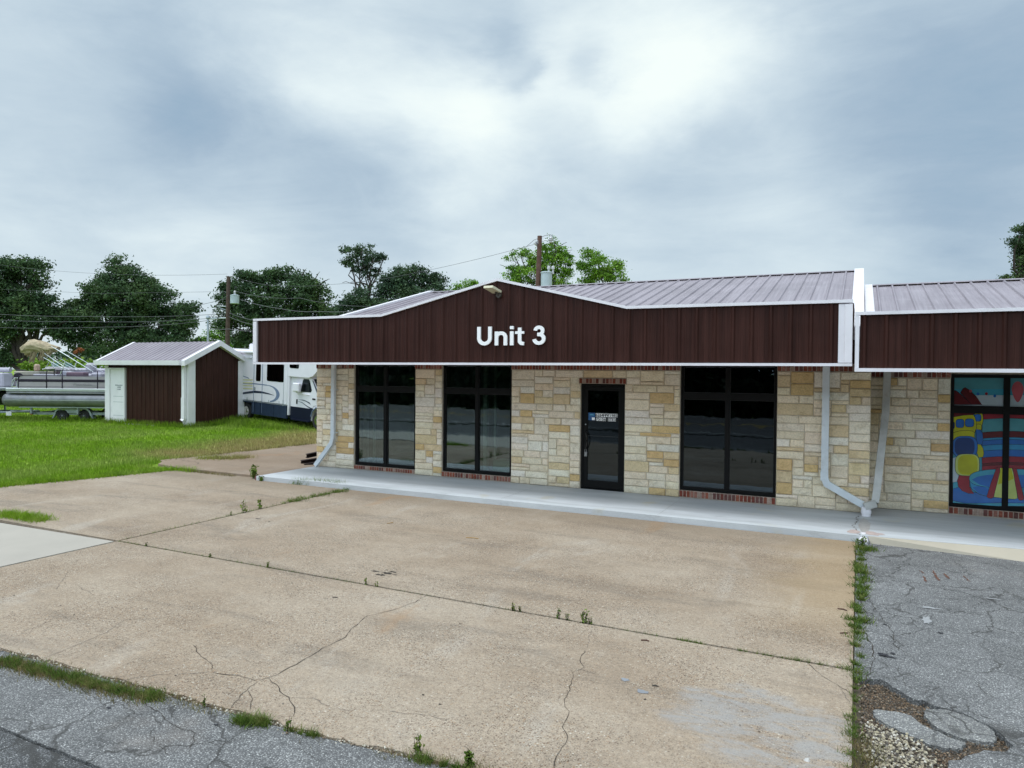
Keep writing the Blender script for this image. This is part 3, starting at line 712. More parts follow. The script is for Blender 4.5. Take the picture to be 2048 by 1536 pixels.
# side and back walls
def ribbed(m,p0,p1,z0,ztop,n_out,rib=.3048,hh=.03,mi=0,off=0.,breaks=()):
    """vertical R-panel between 2 points (x,y). ztop: function of distance or number"""
    p0=Vector(p0);p1=Vector(p1);L=(p1-p0).length;t=(p1-p0).normalized();n=Vector(n_out)
    prof=[];s=-off
    while s<L:
        for ds,h in ((0,0),(.045,0),(.068,hh),(.098,hh),(.121,0),(.170,0),(.180,.006),(.200,.006),(.21,0),(.255,0),(.265,.006),(.285,.006),(.295,0)):
            if 0<=s+ds<=L: prof.append((s+ds,h))
        s+=rib
    if prof[0][0]>1e-4: prof.insert(0,(0,0))
    if prof[-1][0]<L-1e-4: prof.append((L,0))
    for b in breaks:
        k=[i for i in range(len(prof)-1) if prof[i][0]<b<prof[i+1][0]]
        if k:
            i=k[0]; f=(b-prof[i][0])/(prof[i+1][0]-prof[i][0]); prof.insert(i+1,(b,prof[i][1]*(1-f)+prof[i+1][1]*f))
    zt=ztop if callable(ztop) else (lambda s:ztop)
    vs=[]
    for s,h in prof:
        q=p0+t*s+n*h; vs+= [(q.x,q.y,z0),(q.x,q.y,zt(s))]
    m.add(vs,[(2*i,2*i+2,2*i+3,2*i+1) for i in range(len(prof)-1)],mi)
RY,RZ,EY,EZ=20.02,5.25,12.5,3.30
YB=27.5
gz=lambda y: RZ-(abs(y-RY))*(RZ-EZ)/(RY-EY)
m=MB()
ribbed(m,(XL,YB),(XL,YW+.28),.0,lambda s:gz(YB-s)-.03,(-1,0),breaks=(YB-RY,))
ribbed(m,(0.02,YW+.5),(0.02,YB),.0,lambda s:gz(YW+.5+s)-.03,(1,0),breaks=(RY-YW-.5,))
ribbed(m,(0.02,YB),(XL,YB),.0,gz(YB)-.03,(0,1))
m.build('side_wall',M['maroon'],shop)
# roof
def roofplane(m,x0,x1,ya,za,yb,zb,rib=.3048,off=.1,mi=0):
    """standing ribs running from (ya,za) to (yb,zb)"""
    d=Vector((0,yb-ya,zb-za)); n=Vector((0,-(zb-za),(yb-ya))).normalized(); 
    if n.z<0: n=-n
    prof=[(x0,0)]; s=x0+off
    while s<x1-.06:
        for ds,h in ((0,0),(.018,.034),(.042,.034),(.06,0)): prof.append((s+ds,h))
        for ds in (.135,.225): 
            if s+ds<x1-.02: prof+= [(s+ds,0),(s+ds+.006,.004),(s+ds+.016,.004),(s+ds+.022,0)]
        s+=rib
    prof=[p for p in prof if p[0]<x1]; prof.append((x1,0)); vs=[]
    for x,h in prof: vs+= [(x,ya+n.y*h,za+n.z*h),(x,yb+n.y*h,zb+n.z*h)]
    m.add(vs,[(2*i,2*i+2,2*i+3,2*i+1) for i in range(len(prof)-1)],mi)
m=MB(); roofplane(m,-12.96,-.10,EY,EZ,RY,RZ); roofplane(m,-12.96,-.10,YB,gz(YB),RY,RZ)
x=-12.9
m.prism([(-12.96,RY-.13,RZ+.005),(-12.96,RY,RZ+.045),(-12.96,RY+.13,RZ+.005)],(12.86,0,0),0)
rf=m.build('roof',M['roof'],shop)
m=MB()
for x0,x1 in ((-13.06,-12.90),(-.14,.07)):
    for s in (1,-1):
        ya=EY+.02 if s>0 else YB; 
        zl=gz(ya)
        m.prism([(x0,ya,zl-.14),(x0,RY,RZ-.14),(x0,RY,RZ+.075),(x0,ya,zl+.075)],(x1-x0,0,0),0)
separate(m.build('rake_trim',M['white'],shop),lambda c:int(c.x>-6))
# fascia / false front
FY=12.40; FXL,FXR=-13.02,-.115; FZ0=2.745
GX=-6.45; G0,G1=-9.27,-3.79
ZL,ZR,ZP=3.81,3.78,4.44
def ftop(x):
    if x<G0: return ZL
    if x<GX: return ZL+(ZP-ZL)*(x-G0)/(GX-G0)
    if x<G1: return ZP+(3.80-ZP)*(x-GX)/(G1-GX)
    return 3.80+(ZR-3.80)*(x-G1)/(FXR-G1)
m=MB(); ribbed(m,(FXL+.10,FY),(FXR-.19,FY),FZ0+.05,lambda s:ftop(FXL+.10+s)-.02,(0,-1),off=.07,breaks=(G0-FXL-.1,GX-FXL-.1,G1-FXL-.1))
ribbed(m,(FXR,FY+.03),(FXR,YW+.5),FZ0+.05,3.75,(1,0)); ribbed(m,(FXL,YW+.5),(FXL,FY+.03),FZ0+.05,3.75,(-1,0))
m.build('fascia_panel',M['maroon'],shop)
m=MB()  # backing of false front, seen from behind/aside
pl=[(FXL+.02,FZ0+.06),(FXR-.02,FZ0+.06),(FXR-.02,ftop(FXR)-.03),(G1,ftop(G1)-.03),(GX,ftop(GX)-.03),(G0,ftop(G0)-.03),(FXL+.02,ZL-.03)]
m.prism([(x,FY+.012,z) for x,z in pl],(0,.09,0),0); m.build('fascia_backing',M['white'],shop)
m=MB()
tp=[(FXL-.015,ZL),(G0,ZL),(GX,ZP),(G1,3.80),(FXR+.015,ZR)]
for (xa,za),(xb,zb) in zip(tp[:-1],tp[1:]):
    m.prism([(xa,FY-.055,za-.032),(xb,FY-.055,zb-.032),(xb,FY-.055,zb+.02),(xa,FY-.055,za+.02)],(0,.19,0),0)
m.box((FXL-.015,FY-.062,FZ0-.004),(FXR+.015,FY+.03,FZ0+.042),0)
m.box((FXL-.012,FY-.058,FZ0+.051),(FXL+.10,FY+.14,ZL-.046),0)
m.prism([(FXR-.19,FY-.050,FZ0+.051),(FXR-.10,FY-.036,FZ0+.051),(FXR-.095,FY-.05,FZ0+.051),(FXR+.012,FY-.058,FZ0+.051),(FXR+.012,FY+.1,FZ0+.051),(FXR-.19,FY+.1,FZ0+.051)],(0,0,ZR-.05-FZ0-.055),0)
m.build('fascia_trim',M['white'],shop)
m=MB(); m.box((FXL+.02,FY+.04,FZ0+.02),(FXR-.02,YW+.26,FZ0+.045),0); m.build('soffit',M['white'],shop)
# interior room
m=MB(); m.box((XL+.02,14.5,.02),(XR-.25,19.6,.09),0); m.build('interior_floor',M['intdark'],shop)
m=MB(); m.box((XL+.02,19.6,.02),(-.06,19.7,2.95),0); m.box((XL+.06,14.5,.09),(XL+.12,19.6,2.95),0); m.box((-.10,14.5,.09),(-.02,19.6,2.95),0); m.box((-6.2,16.4,.09),(-6.1,19.6,2.95),0)
m.build('interior_wall',M['int'],shop)
m=MB(); m.box((XL+.02,14.5,2.955),(-.02,19.7,3.0),0); m.build('interior_ceiling',M['intdark'],shop)
m=MB()
for x in (-11.62,-8.05): m.box((x,14.75,.1),(x+.1,14.85,2.9),0); m.box((x+.24,14.85,.1),(x+.29,14.9,2.9),0)
separate(m.build('interior_post',M['intw'],shop),lambda c:int(c.x>-11.45)+int(c.x>-10)+int(c.x>-7.88))

def window(x0,x1,z0,z1,parent,glass,yf=YW+.035,tz=(2.085,2.225),mull=None,lab=None,panes=True):
    m=MB(); e=.046; y0,y1=yf,yf+.09; xm=(x0+x1)/2 if mull is None else mull
    m.box((x0,y0,z0),(x0+e,y1,z1)); m.box((x1-e,y0,z0),(x1,y1,z1))
    m.box((x0+e,y0+.001,z0),(x1-e,y1,z0+.07)); m.box((x0+e,y0+.001,z1-.06),(x1-e,y1,z1))
    m.box((xm-.047,y0-.002,z0+.07),(xm+.047,y1,z1-.06)); 
    for a,b in ((x0+e,xm-.047),(xm+.047,x1-e)): m.box((a,y0+.003,tz[0]),(b,y1,tz[1]))
    fr=m.build('window',M['black'],parent)
    if lab: fr['label']=lab
    if panes:
        for a,b in ((x0+e,xm-.047),(xm+.047,x1-e)):
            for c,d in ((z0+.07,tz[0]),(tz[1],z1-.06)):
                g=MB(); g.box((a,yf+.045,c),(b,yf+.051,d)); g.build('pane',glass,fr)
                # silver glazing bead
                g=MB(); t=.006; yb=yf+.038
                g.box((a,yb,c),(b,yb+.006,c+t)); g.box((a,yb,d-t),(b,yb+.006,d)); g.box((a,yb,c+t),(a+t,yb+.006,d-t)); g.box((b-t,yb,c+t),(b,yb+.006,d-t)); g.build('glazing_bead',M['bead'],fr)
    return fr
M['bead']=simple('grey_bead',(.045,.045,.045),.4)
labs=['leftmost black shop window','black window showing a mint box behind the glass','black window right of the door']
for (a,b,z),g,l in zip(W,(M['glass'],M['glass'],M['glassb']),labs):
    fr=window(a+.012,b-.012,z+.005,2.80,shop,g,lab=l)
    s=MB(); soldier(s,a+.004,b-.004,.115,z-.004,YW+.02,.045,.072); s.build('sill',M['brick'],fr)
# door
m=MB(); yf=YW+.03; z0=.135
m.box((DX0+.01,yf,.10),(DX0+.055,yf+.1,DZ)); m.box((DX1-.055,yf,.10),(DX1-.01,yf+.1,DZ)); m.box((DX0+.055,yf+.001,DZ-.05),(DX1-.055,yf+.1,DZ))
m.box((DX0+.055,yf+.002,.10),(DX1-.055,yf+.1,.118))
m.box((DX0+.06,yf+.012,z0),(DX0+.15,yf+.06,DZ-.055)); m.box((DX1-.15,yf+.012,z0),(DX1-.06,yf+.06,DZ-.055))
m.box((DX0+.15,yf+.013,z0),(DX1-.15,yf+.06,z0+.16)); m.box((DX0+.15,yf+.013,DZ-.15),(DX1-.15,yf+.06,DZ-.055))
door=m.build('door',M['black'],shop)
m=MB(); m.box((DX0+.15,yf+.03,z0+.16),(DX1-.15,yf+.036,DZ-.15)); m.build('pane',M['glassb'],door)
m=MB(); hx=DX0+.135; m.tube([(hx,yf+.012,.96),(hx,yf-.05,.99),(hx+.03,yf-.06,1.1),(hx+.03,yf-.06,1.2),(hx,yf-.05,1.3),(hx,yf+.012,1.33)],.013,8)
m.build('door_handle',simple('dark_bronze',(.05,.045,.04),.35,.5),door,smooth=True)
m=MB(); m.bbox((DX0+.09,yf-.03,.80),(DX0+.15,yf+.01,.90),.008); m.tube([(DX0+.10,yf-.012,.90),(DX0+.10,yf-.012,.95),(DX0+.12,yf-.012,.965),(DX0+.14,yf-.012,.95),(DX0+.14,yf-.012,.90)],.006,6); m.build('lock_box',simple('lock_grey',(.30,.30,.30),.4,.5),door)
m=MB(); m.cyl((DX0+.105,yf+.012,1.49),(0,-1,0),.014,.012,12); m.build('lock_cylinder',M['galv'],door)
m=MB(); m.box((DX0+.15,yf+.02,1.245),(DX1-.15,yf+.028,1.252)); m.build('push_bar',M['bead'],door)
def tiletext(rows,x0,z0,step,h,parent):
    mt=MB(); objs=[]
    for r,(txt,dx) in enumerate(rows):
        for i,ch in enumerate(txt):
            if ch==' ': continue
            xa=x0+dx+i*step; za=z0-r*(h*1.22)
            mt.box((xa,yf+.024,za),(xa+step*.94,yf+.0285,za+h))
            cu=bpy.data.curves.new('t','FONT'); cu.body=ch; cu.size=h*1.15; cu.align_x='CENTER'; cu.extrude=.0008; cu.offset=.0015
            o=bpy.data.objects.new('t',cu); COL.objects.link(o); o.rotation_euler=(PI/2,0,0); o.location=(xa+step*.47,yf+.0225,za+h*.10)
            objs.append(o)
    par=mt.build('address_tile',M['sign'],parent)
    bpy.context.view_layer.update(); dg=bpy.context.evaluated_depsgraph_get()
    vs=[];fs=[]
    for o in objs:
        me=bpy.data.meshes.new_from_object(o.evaluated_get(dg)); mw=o.matrix_world; k=len(vs)
        vs+= [tuple(mw@v.co) for v in me.vertices]; fs+= [tuple(i+k for i in p.vertices) for p in me.polygons]
        bpy.data.objects.remove(o); bpy.data.meshes.remove(me)
    t=MB(); t.add(vs,fs); t.build('address_lettering',M['black'],par,recalc=False)
tiletext([('6264HWY198S',0),('75156 STE3',.01)],-5.045,1.665,.044,.072,door)
m=MB(); m.box((-5.21,yf+.024,1.585),(-5.06,yf+.028,1.745),0); m.box((-5.13,yf+.021,1.59),(-5.065,yf+.0235,1.645),1)
m.prism([(-5.19+.06*(1+math.cos(a)) if False else -5.135+.05*math.cos(a),yf+.0225,1.69+.03*math.sin(a)) for a in [i*PI/6 for i in range(7)]],(0,.001,0),2)
m.build('window_sticker',[simple('sticker_blue',(.02,.10,.26),.5),M['sign'],simple('sticker_cyan',(.10,.35,.50),.5)],door)

# floodlight on the gable
m=MB(); m.cyl((-6.40,FY-.03,4.12),(0,-1,0),.055,.06,14); m.tube([(-6.40,FY-.08,4.12),(-6.44,FY-.14,4.18)],.02,8)
fl=m.build('flood_light',M['lampb'],shop)
m=MB(); m.prism([(-6.62,FY-.30,4.245),(-6.42,FY-.30,4.245),(-6.35,FY-.06,4.165),(-6.55,FY-.06,4.165)],(0,.02,.045),0)
m.prism([(-6.60,FY-.29,4.238),(-6.44,FY-.29,4.238),(-6.37,FY-.07,4.159),(-6.53,FY-.07,4.159)],(0,0,.004),1)
m.build('lamp_head',[M['lens'],M['lens']],fl)
# downspouts
m=MB(); [m.box((-12.135,YW-.168,z),(-11.99,YW-.04,z+.03)) for z in (1.0,2.1)]; m.rtube([(-12.06,YW-.12,FZ0+.01),(-12.08,YW-.12,.86),(-12.12,YW-.12,.74),(-12.62,YW-.16,.14)],.105,.08); m.build('downspout',M['dspout'],shop)['label']='white downspout kicked out at left corner'
m=MB(); m.rtube([(-.54,YW-.12,FZ0+.01),(-.54,YW-.12,.72),(-.50,YW-.12,.60),(.12,YW-.14,.26)],.12,.09); [m.box((-.61,YW-.172,z),(-.47,YW-.04,z+.03)) for z in (1.25,2.2)]; m.rtube([(-.543,YW-.12,.82),(-.543,YW-.12,.66)],.13,.10); m.build('downspout',M['dspout'],shop)['label']='white downspout bending down to the drain'

# sign lettering
def stroke(pts,w):
    n=len(pts);L=[];R=[]
    P=[Vector(p) for p in pts]
    for i,p in enumerate(P):
        t0=(P[i]-P[i-1]).normalized() if i else None; t1=(P[i+1]-P[i]).normalized() if i<n-1 else None
        t=((t0 or t1)+(t1 or t0)).normalized(); nn=Vector((-t.y,t.x)); k=w/2/(max(.4,nn.dot(Vector((-(t0 or t1).y,(t0 or t1).x)))))
        L.append(p+nn*k); R.append(p-nn*k)
    return L,R
def arc(cx,cy,r,a0,a1,n=12,ry=None): return [(cx+r*math.cos(math.radians(a0+(a1-a0)*i/n)),cy+(ry or r)*math.sin(math.radians(a0+(a1-a0)*i/n))) for i in range(n+1)]
sg=empty('unit_sign',(-6.14,FY-.06,3.13),'bold white Unit 3 lettering on the maroon false front','sign')
sx_=1.50/658.; sz_=.375/180.
def letter(strokes):
    m=MB()
    for si,(pts,w) in enumerate(strokes):
        L,R=stroke(pts,w)
        def X(p,y): return (-6.89+(p.x-280)*sx_,y,3.13+(1220-p.y)*sz_)
        yo=FY-.064-.0007*si; yb=FY-.034
        n=len(L); vs=[X(p,yo) for p in L]+[X(p,yo) for p in R]+[X(p,yb) for p in L]+[X(p,yb) for p in R]
        fs=[(i,i+1,n+i+1,n+i) for i in range(n-1)]+[(i,i+1,2*n+i+1,2*n+i) for i in range(n-1)]+[(n+i,n+i+1,3*n+i+1,3*n+i) for i in range(n-1)]+[(0,n,3*n,2*n),(n-1,2*n-1,4*n-1,3*n-1)]
        m.add(vs,fs)
    m.build('letter',M['sign'],sg)
letter([([(299,1040)]+[(299,1150)]+arc(353.5,1150,54.5,180,0,14,52)[1:-1]+[(408,1150),(408,1040)],34)])
letter([([(473,1088),(473,1220)],33),([(473,1160)]+arc(517,1146,43,200,360,12,42)+[(560,1220)],33)])
letter([([(621,1088),(621,1220)],34),([(621,1040),(621,1069)],34)])
letter([([(696,1056),(696,1175)]+arc(722,1180,26,180,90,5,24)+[(738,1206)],32),([(654,1102),(738,1102)],24)])
letter([(arc(876,1090,34,185,450,18,33)+[(862,1123)],31),([(862,1123)]+arc(877,1163,44,270,535,20,40),32)])

# weathered scratches are left to the panel shader
# ------------------------------------------------------------------ right-hand unit
shop2=empty('shop_building',(3.2,14.8,0.),'lower stone unit at right with a mural covered window','building')
YV=14.88; X2=9.0
F2L,F2Z0,F2Z1=-.055,2.665,3.575
MW0,MW1=1.49,3.20
m=MB(); ashlar(m,XR-.05,MW0,.10,2.56,YV,[],); ashlar(m,MW1,X2,.10,2.56,YV,[]); separate(m.build('stone_wall',M['stone'],shop2),lambda c:int(c.x>2.3))
m=MB(); m.box((XR-.05,YV-.001,0),(MW0,YV+.28,3.0)); m.box((MW1,YV-.001,0),(X2,YV+.28,3.0)); m.box((MW0,YV+.0,0),(MW1,YV+.28,.22)); m.box((MW0,YV+.06,2.63),(MW1,YV+.28,3.0)); m.box((.0,YW+.29,0),(.195,YV-.002,3.2)); m.box((XR-.05,YW+.28,.0),(XR-.003,YV-.002,2.9)); m.build('wall_core',M['mortar'],shop2)
m=MB(); soldier(m,XR,MW0,2.565,2.72,YV,.04); soldier(m,MW1,X2,2.565,2.72,YV,.04); separate(m.build('brick_band',M['brick'],shop2),lambda c:int(c.x>2.3))
R2Y,R2Z=18.5,4.68; r2=lambda y:R2Z-abs(y-R2Y)*(R2Z-3.1)/(R2Y-12.45)
m=MB(); roofplane(m,.14,X2+.3,12.5,r2(12.5),R2Y,R2Z,off=.18); roofplane(m,.14,X2+.3,24.5,r2(24.5),R2Y,R2Z,off=.18); m.prism([(.14,R2Y-.13,R2Z+.005),(.14,R2Y,R2Z+.045),(.14,R2Y+.13,R2Z+.005)],(X2+.1,0,0),0); m.build('roof',M['roof'],shop2)
m=MB()
for s in (1,-1):
    ya=12.55 if s>0 else 24.5; m.prism([(.09,ya,r2(ya)-.02),(.09,R2Y,R2Z-.02),(.09,R2Y,R2Z+.05),(.09,ya,r2(ya)+.05)],(.16,0,0),0)
m.build('roof_flashing',M['white'],shop2)
m=MB(); ribbed(m,(F2L+.06,FY-.03),(X2+.3,FY-.03),F2Z0+.045,F2Z1-.02,(0,-1),off=.02,hh=.035); ribbed(m,(X2,YV+.28),(X2,24.4),0,lambda s:r2(YV+.28+s)-.03,(1,0),breaks=(R2Y-YV-.28,)); ribbed(m,(X2,24.4),(.1,24.4),0,r2(24.4)-.03,(0,1)); m.build('fascia_panel',M['maroon'],shop2)
m=MB(); m.box((F2L-.01,FY-.09,F2Z1-.03),(X2+.3,FY+.1,F2Z1+.02)); m.box((F2L-.01,FY-.093,F2Z0-.01),(X2+.3,FY+.0,F2Z0+.045)); m.box((F2L-.008,FY-.086,F2Z0+.046),(F2L+.05,FY+.1,F2Z1-.031)); m.build('fascia_trim',M['white'],shop2)
m=MB(); m.box((F2L+.01,FY+.0,F2Z0+.01),(X2+.2,YV+.2,F2Z0+.035)); m.box((F2L+.06,FY-.02,F2Z0+.05),(X2+.2,FY+.08,F2Z1-.035)); m.build('soffit',M['white'],shop2)
mz0=onY(1950,1015,YV)[2]
fr=window(MW0+.01,MW1-.01,.235,2.63,shop2,M['glass'],yf=YV+.02,tz=(1.93,2.07),mull=2.335,lab='window covered with a bouncy castle mural',panes=False)
s=MB(); soldier(s,MW0,MW1,.115,.232,YV+.02,.045,.075); s.build('sill',M['brick'],fr)
# downspout of the second unit leaning out to the drain
m=MB(); m.rtube([(.47,YV-.16,F2Z0+.02),(.45,YV-.2,1.9),(.30,14.02,.42),(.28,13.98,.34)],.12,.09); m.rtube([(.30,13.96,.335),(.12,13.93,.27)],.12,.13); m.build('downspout',M['dgal'],shop2)['label']='grimy downspout leaning out to the drain'
dp=MB(); dp.lathe((.15,13.95,.095),(0,0,1),[(0,.075),(.05,.075),(.052,.085),(.10,.085),(.102,.078),(.16,.078),(.162,.06)],18)
tag(dp.build('drain_pipe',M['white'],origin=(.15,13.95,.1),smooth='auto'),'short white drain pipe collar standing on the walkway below both downspouts','drain')
dp=MB(); dp.tube([(.10,12.42,.045),(.10,12.06,.0)],.07,14,cap=False); dp.tube([(.10,12.42,.045),(.10,12.07,.0)],.06,14)
o=dp.build('drain_outlet',[M['white']],origin=(.10,12.2,0)); tag(o,'white plastic drain outlet poking from the walkway edge','drain')

# mural printed on the second unit's window (coordinates read off the window plane)
MY=YV+.050
def mp(x,y): p=onY(1880+x/5.12,740+y/5.12,MY); return (p[0],p[2])
mcols=dict(teal=(.075,.27,.31),pale=(.42,.50,.56),dred=(.105,.008,.012),red=(.25,.018,.03),pink=(.45,.09,.11),yel=(.42,.42,.012),lyel=(.46,.54,.16),blue=(.015,.075,.30),dblue=(.008,.035,.14),lblue=(.03,.24,.45),cyan=(.05,.30,.42),mid=(.02,.13,.42),line=(.004,.006,.02),wht=(.6,.62,.6))
mk=list(mcols); mm=[simple('mural_'+k,tuple(x*.9 for x in v),.2,var=.22,scale=3.5,coat=.6) for k,v in mcols.items()]
mu=MB(); layer=[0]
def poly(c,pts,line=True,w=4):
    layer[0]+=1; y=MY-.0006*layer[0]
    q=[mp(*p) for p in pts]; mu.add([(a,y,b) for a,b in q],[tuple(range(len(q)))],mk.index(c))
    if line: outl(pts+[pts[0]],w)
def outl(pts,w=4):
    layer[0]+=.2; y=MY-.0006*layer[0]-.0003; P=[Vector(p) for p in pts]; n=len(P); vs=[]
    closed=(P[0]-P[-1]).length<1
    for i,p in enumerate(P):
        a=P[i-1] if i else (P[-2] if closed else p); b=P[i+1] if i<n-1 else (P[1] if closed else p)
        t=(b-a).normalized(); nn=Vector((-t.y,t.x)); 
        for s in (1,-1):
            r=mp(*(p+nn*s*w/2)); vs.append((r[0],y,r[1]))
    mu.add(vs,[(2*i,2*i+1,2*i+3,2*i+2) for i in range(n-1)],mk.index('line'))
def rr(x0,y0,x1,y1,p=3.2,n=28):
    cx,cy,a,b=(x0+x1)/2,(y0+y1)/2,(x1-x0)/2,(y1-y0)/2
    return [(cx+a*abs(math.cos(t))**(2/p)*(1 if math.cos(t)>=0 else -1),cy+b*abs(math.sin(t))**(2/p)*(1 if math.sin(t)>=0 else -1)) for t in [2*PI*i/n for i in range(n)]]
XE=1500
poly('teal',[(130,80),(XE,80),(XE,200),(130,200)],False)
poly('cyan',[(130,195),(XE,195),(XE,262),(130,262)],False); poly('pale',[(130,258),(XE,258),(XE,440),(130,440)],False)
poly('cyan',[(130,430),(XE,430),(XE,1390),(130,1390)],False)
poly('dred',[(130,200),(170,215),(225,258),(300,330),(330,355),(130,355)]); poly('dred',[(208,232),(235,190),(258,180),(300,205),(370,270),(430,355),(325,355)])
for x,y,c in ((388,245,'mid'),(475,243,'red'),(560,265,'mid'),(312,216,'pink')): poly(c,rr(x-15,y-16,x+15,y+16,2,12),False)
poly('pink',[(735+60+62*math.cos(t)*(1 if math.sin(t)<0 else 1-.35*math.sin(t)),205+(88 if math.sin(t)<0 else 125)*math.sin(t)) for t in [2*PI*i/24 for i in range(24)]],False)
def band(c,y0,y1,sag=14):
    def yy(x,y): return y-sag*(1-((x-690)/260.)**2)+0
    xs2=[430+i*(XE-430)/20 for i in range(21)]
    xs2=[min(x,950) for x in xs2]
    poly(c,[(x,yy(x,y0)) for x in xs2]+[(x,yy(x,y1)) for x in xs2[::-1]])
band('red',452,508); band('teal',508,640); band('dred',640,702); band('lblue',702,745); band('mid',725,774); band('lblue',774,840); band('mid',830,900); band('red',898,958); band('dred',958,985); band('red',985,1030)
poly('yel',[(355,428),(425,425),(440,470),(442,520),(430,560),(425,615),(375,610),(360,520)]); poly('mid',rr(352,452,420,525))
poly('yel',rr(360,553,425,618)); poly('mid',[(365,605),(410,612),(435,650),(440,720),(425,765),(375,770)])
poly('yel',[(375,757),(415,762),(440,800),(448,850),(440,890),(395,895),(370,830)])
poly('dred',[(130,415),(365,415),(362,438),(340,457),(250,462),(180,472),(130,485)])
poly('yel',[(130,482),(250,462),(335,458),(355,480),(370,530),(372,590),(355,640),(350,700),(130,720)])
outl([(130,642),(200,622),(270,617),(330,625),(356,640)]); poly('mid',rr(160,503,246,590)); poly('mid',rr(255,498,346,582)); poly('dblue',rr(110,530,148,600),True)
poly('pale',[(130,900),(170,890),(190,1100),(170,1180),(130,1180)],False)
poly('mid',rr(126,676,382,895,3)); poly('dblue',rr(148,690,352,880,3),False)
poly('cyan',[(130,1150),(180,1140),(300,1200),(640,1290),(XE,1290),(XE,1392),(130,1392)]); poly('mid',[(130,1215),(200,1195),(350,1250),(640,1310),(950,1310),(950,1362),(640,1358),(400,1362),(250,1362),(130,1335)])
poly('red',[(195,1075),(300,1080),(300,1140),(300,1190),(345,1265),(290,1262),(225,1235),(185,1190),(175,1130)])
poly('lyel',rr(153,858,402,1082,3.4)); poly('yel',rr(180,868,385,1072,3.2),False)
poly('lblue',[(300,1140),(360,1170),(500,1200),(700,1230),(700,1310),(520,1300),(400,1270),(320,1215)])
poly('mid',[(330,1200),(420,1180),(520,1225),(520,1295),(400,1265)],False)
poly('cyan',rr(297,1012,1100,1205,2.6,36)); poly('mid',[(325,1120),(380,1090),(480,1072),(640,1062),(900,1075),(900,1200),(640,1205),(500,1198),(400,1170)],False)
poly('lyel',[(610,1000),(735,1005),(765,1100),(790,1310),(760,1320),(650,1312),(548,1298)]); poly('yel',[(618,1002),(725,1005),(745,1080),(750,1110),(670,1150),(590,1170)],False)
poly('red',[(575,1000),(595,992),(612,1005),(610,1040),(545,1300),(525,1312),(490,1308),(476,1292),(520,1150)])
poly('red',[(742,1008),(760,1000),(780,1012),(855,1300),(850,1328),(815,1332),(798,1318),(770,1180)])
mo=mu.build('mural_print',mm,fr,recalc=False)
g=MB(); g.box((MW0+.065,YV+.068,.30),(MW1-.065,YV+.074,2.57)); g.build('pane',M['intdark'],fr)

# ------------------------------------------------------------------ box inside window, rusty beams
m=MB(); m.bbox((-7.66,14.52,.10),(-7.06,14.95,.54),.01); tag(m.build('storage_box',M['mint'],origin=(-7.35,14.82,.09)),'pale mint green box standing inside behind the second window','box')
gi='rusty steel offcuts by the left wall'
def beam(p0,p1,w,h,label):
    p0=Vector(p0);p1=Vector(p1); t=(p1-p0).normalized(); s=t.cross(Vector((0,0,1))).normalized(); m=MB()
    for (a,b,c,d) in ((-w/2,w/2,-h/2,-h/2+.012),(-w/2,w/2,h/2-.012,h/2),(-.006,.006,-h/2+.012,h/2-.012)):
        m.prism([p0+s*a+Vector((0,0,c)),p0+s*b+Vector((0,0,c)),p0+s*b+Vector((0,0,d)),p0+s*a+Vector((0,0,d))],p1-p0)
    tag(m.build('steel_beam',M['rust'],origin=tuple((p0+p1)/2)),label,'beam',gi)
beam(onY(613,912,15.0),onY(655,903,15.6),.13,.11,'upper rusty beam end sticking out past the corner on blocks')
beam(onY(602,924,14.7),onY(655,916,15.3),.16,.09,'lower rusty beam lying on the apron by the corner')
beam(onY(608,930,14.5),onY(655,922,15.0),.10,.05,'flat rusty bar under the lower beam')
m=MB(); m.bbox((-12.98,15.6,.05),(-12.78,16.0,.30),.01); m.bbox((-12.95,15.62,.181),(-12.78,15.9,.305),.01); tag(m.build('concrete_block',M['gpatch'],origin=(-12.88,15.8,.05)),'dark block under the upper beam beside the left wall','block')

# ------------------------------------------------------------------ shed
shed=empty('shed',(-29.7,23.3,0.),'small maroon metal shed with white trim standing on the lawn','shed')
SX0,SX1,SY0,SY1=-32.62,-26.9,21.75,24.85; SE=3.16; SP=3.92; SM=(SY0+SY1)/2
m=MB(); sz=lambda y: SP-abs(y-SM)*(SP-SE)/((SY1-SY0)/2)-.1
ribbed(m,(SX0,SY0),(SX1,SY0),0,SE-.1,(0,-1)); ribbed(m,(SX1,SY0),(SX1,SY1),0,lambda s:sz(SY0+s),(1,0),breaks=(SM-SY0,)); ribbed(m,(SX1,SY1),(SX0,SY1),0,SE-.1,(0,1)); ribbed(m,(SX0,SY1),(SX0,SY0),0,lambda s:sz(SY1-s),(-1,0),breaks=(SY1-SM,))
m.build('wall',M['maroon'],shed)
m=MB(); q=(SP-SE)/((SY1-SY0)/2); oh=.38
roofplane(m,SX0-.2,SX1+.2,SY0-oh,SE-oh*q,SM,SP,.3048,.12); roofplane(m,SX0-.2,SX1+.2,SY1+oh,SE-oh*q,SM,SP,.3048,.12); m.build('roof',M['roof'],shed)
m=MB()
for x0,x1 in ((SX0-.24,SX0-.06),(SX1+.04,SX1+.26)):
    for ya in (SY0-oh-.03,SY1+oh+.03):
        za=SE-(oh+.03)*q; m.prism([(x0,ya,za-.20),(x0,SM,SP-.20),(x0,SM,SP+.045),(x0,ya,za+.045)],(x1-x0,0,0))
separate(m.build('rake_trim',M['white'],shed),lambda c:int(c.x>-29))
for y in (SY0-oh-.12,SY1+oh+.01):
    m=MB(); m.prism([(SX0-.22,y,SE-oh*q-.18),(SX0-.22,y+.11,SE-oh*q-.18),(SX0-.22,y+.11,SE-oh*q+.0),(SX0-.22,y-.02,SE-oh*q+.03)],(SX1-SX0+.26,0,0)); m.build('gutter',M['white'],shed)
m=MB()
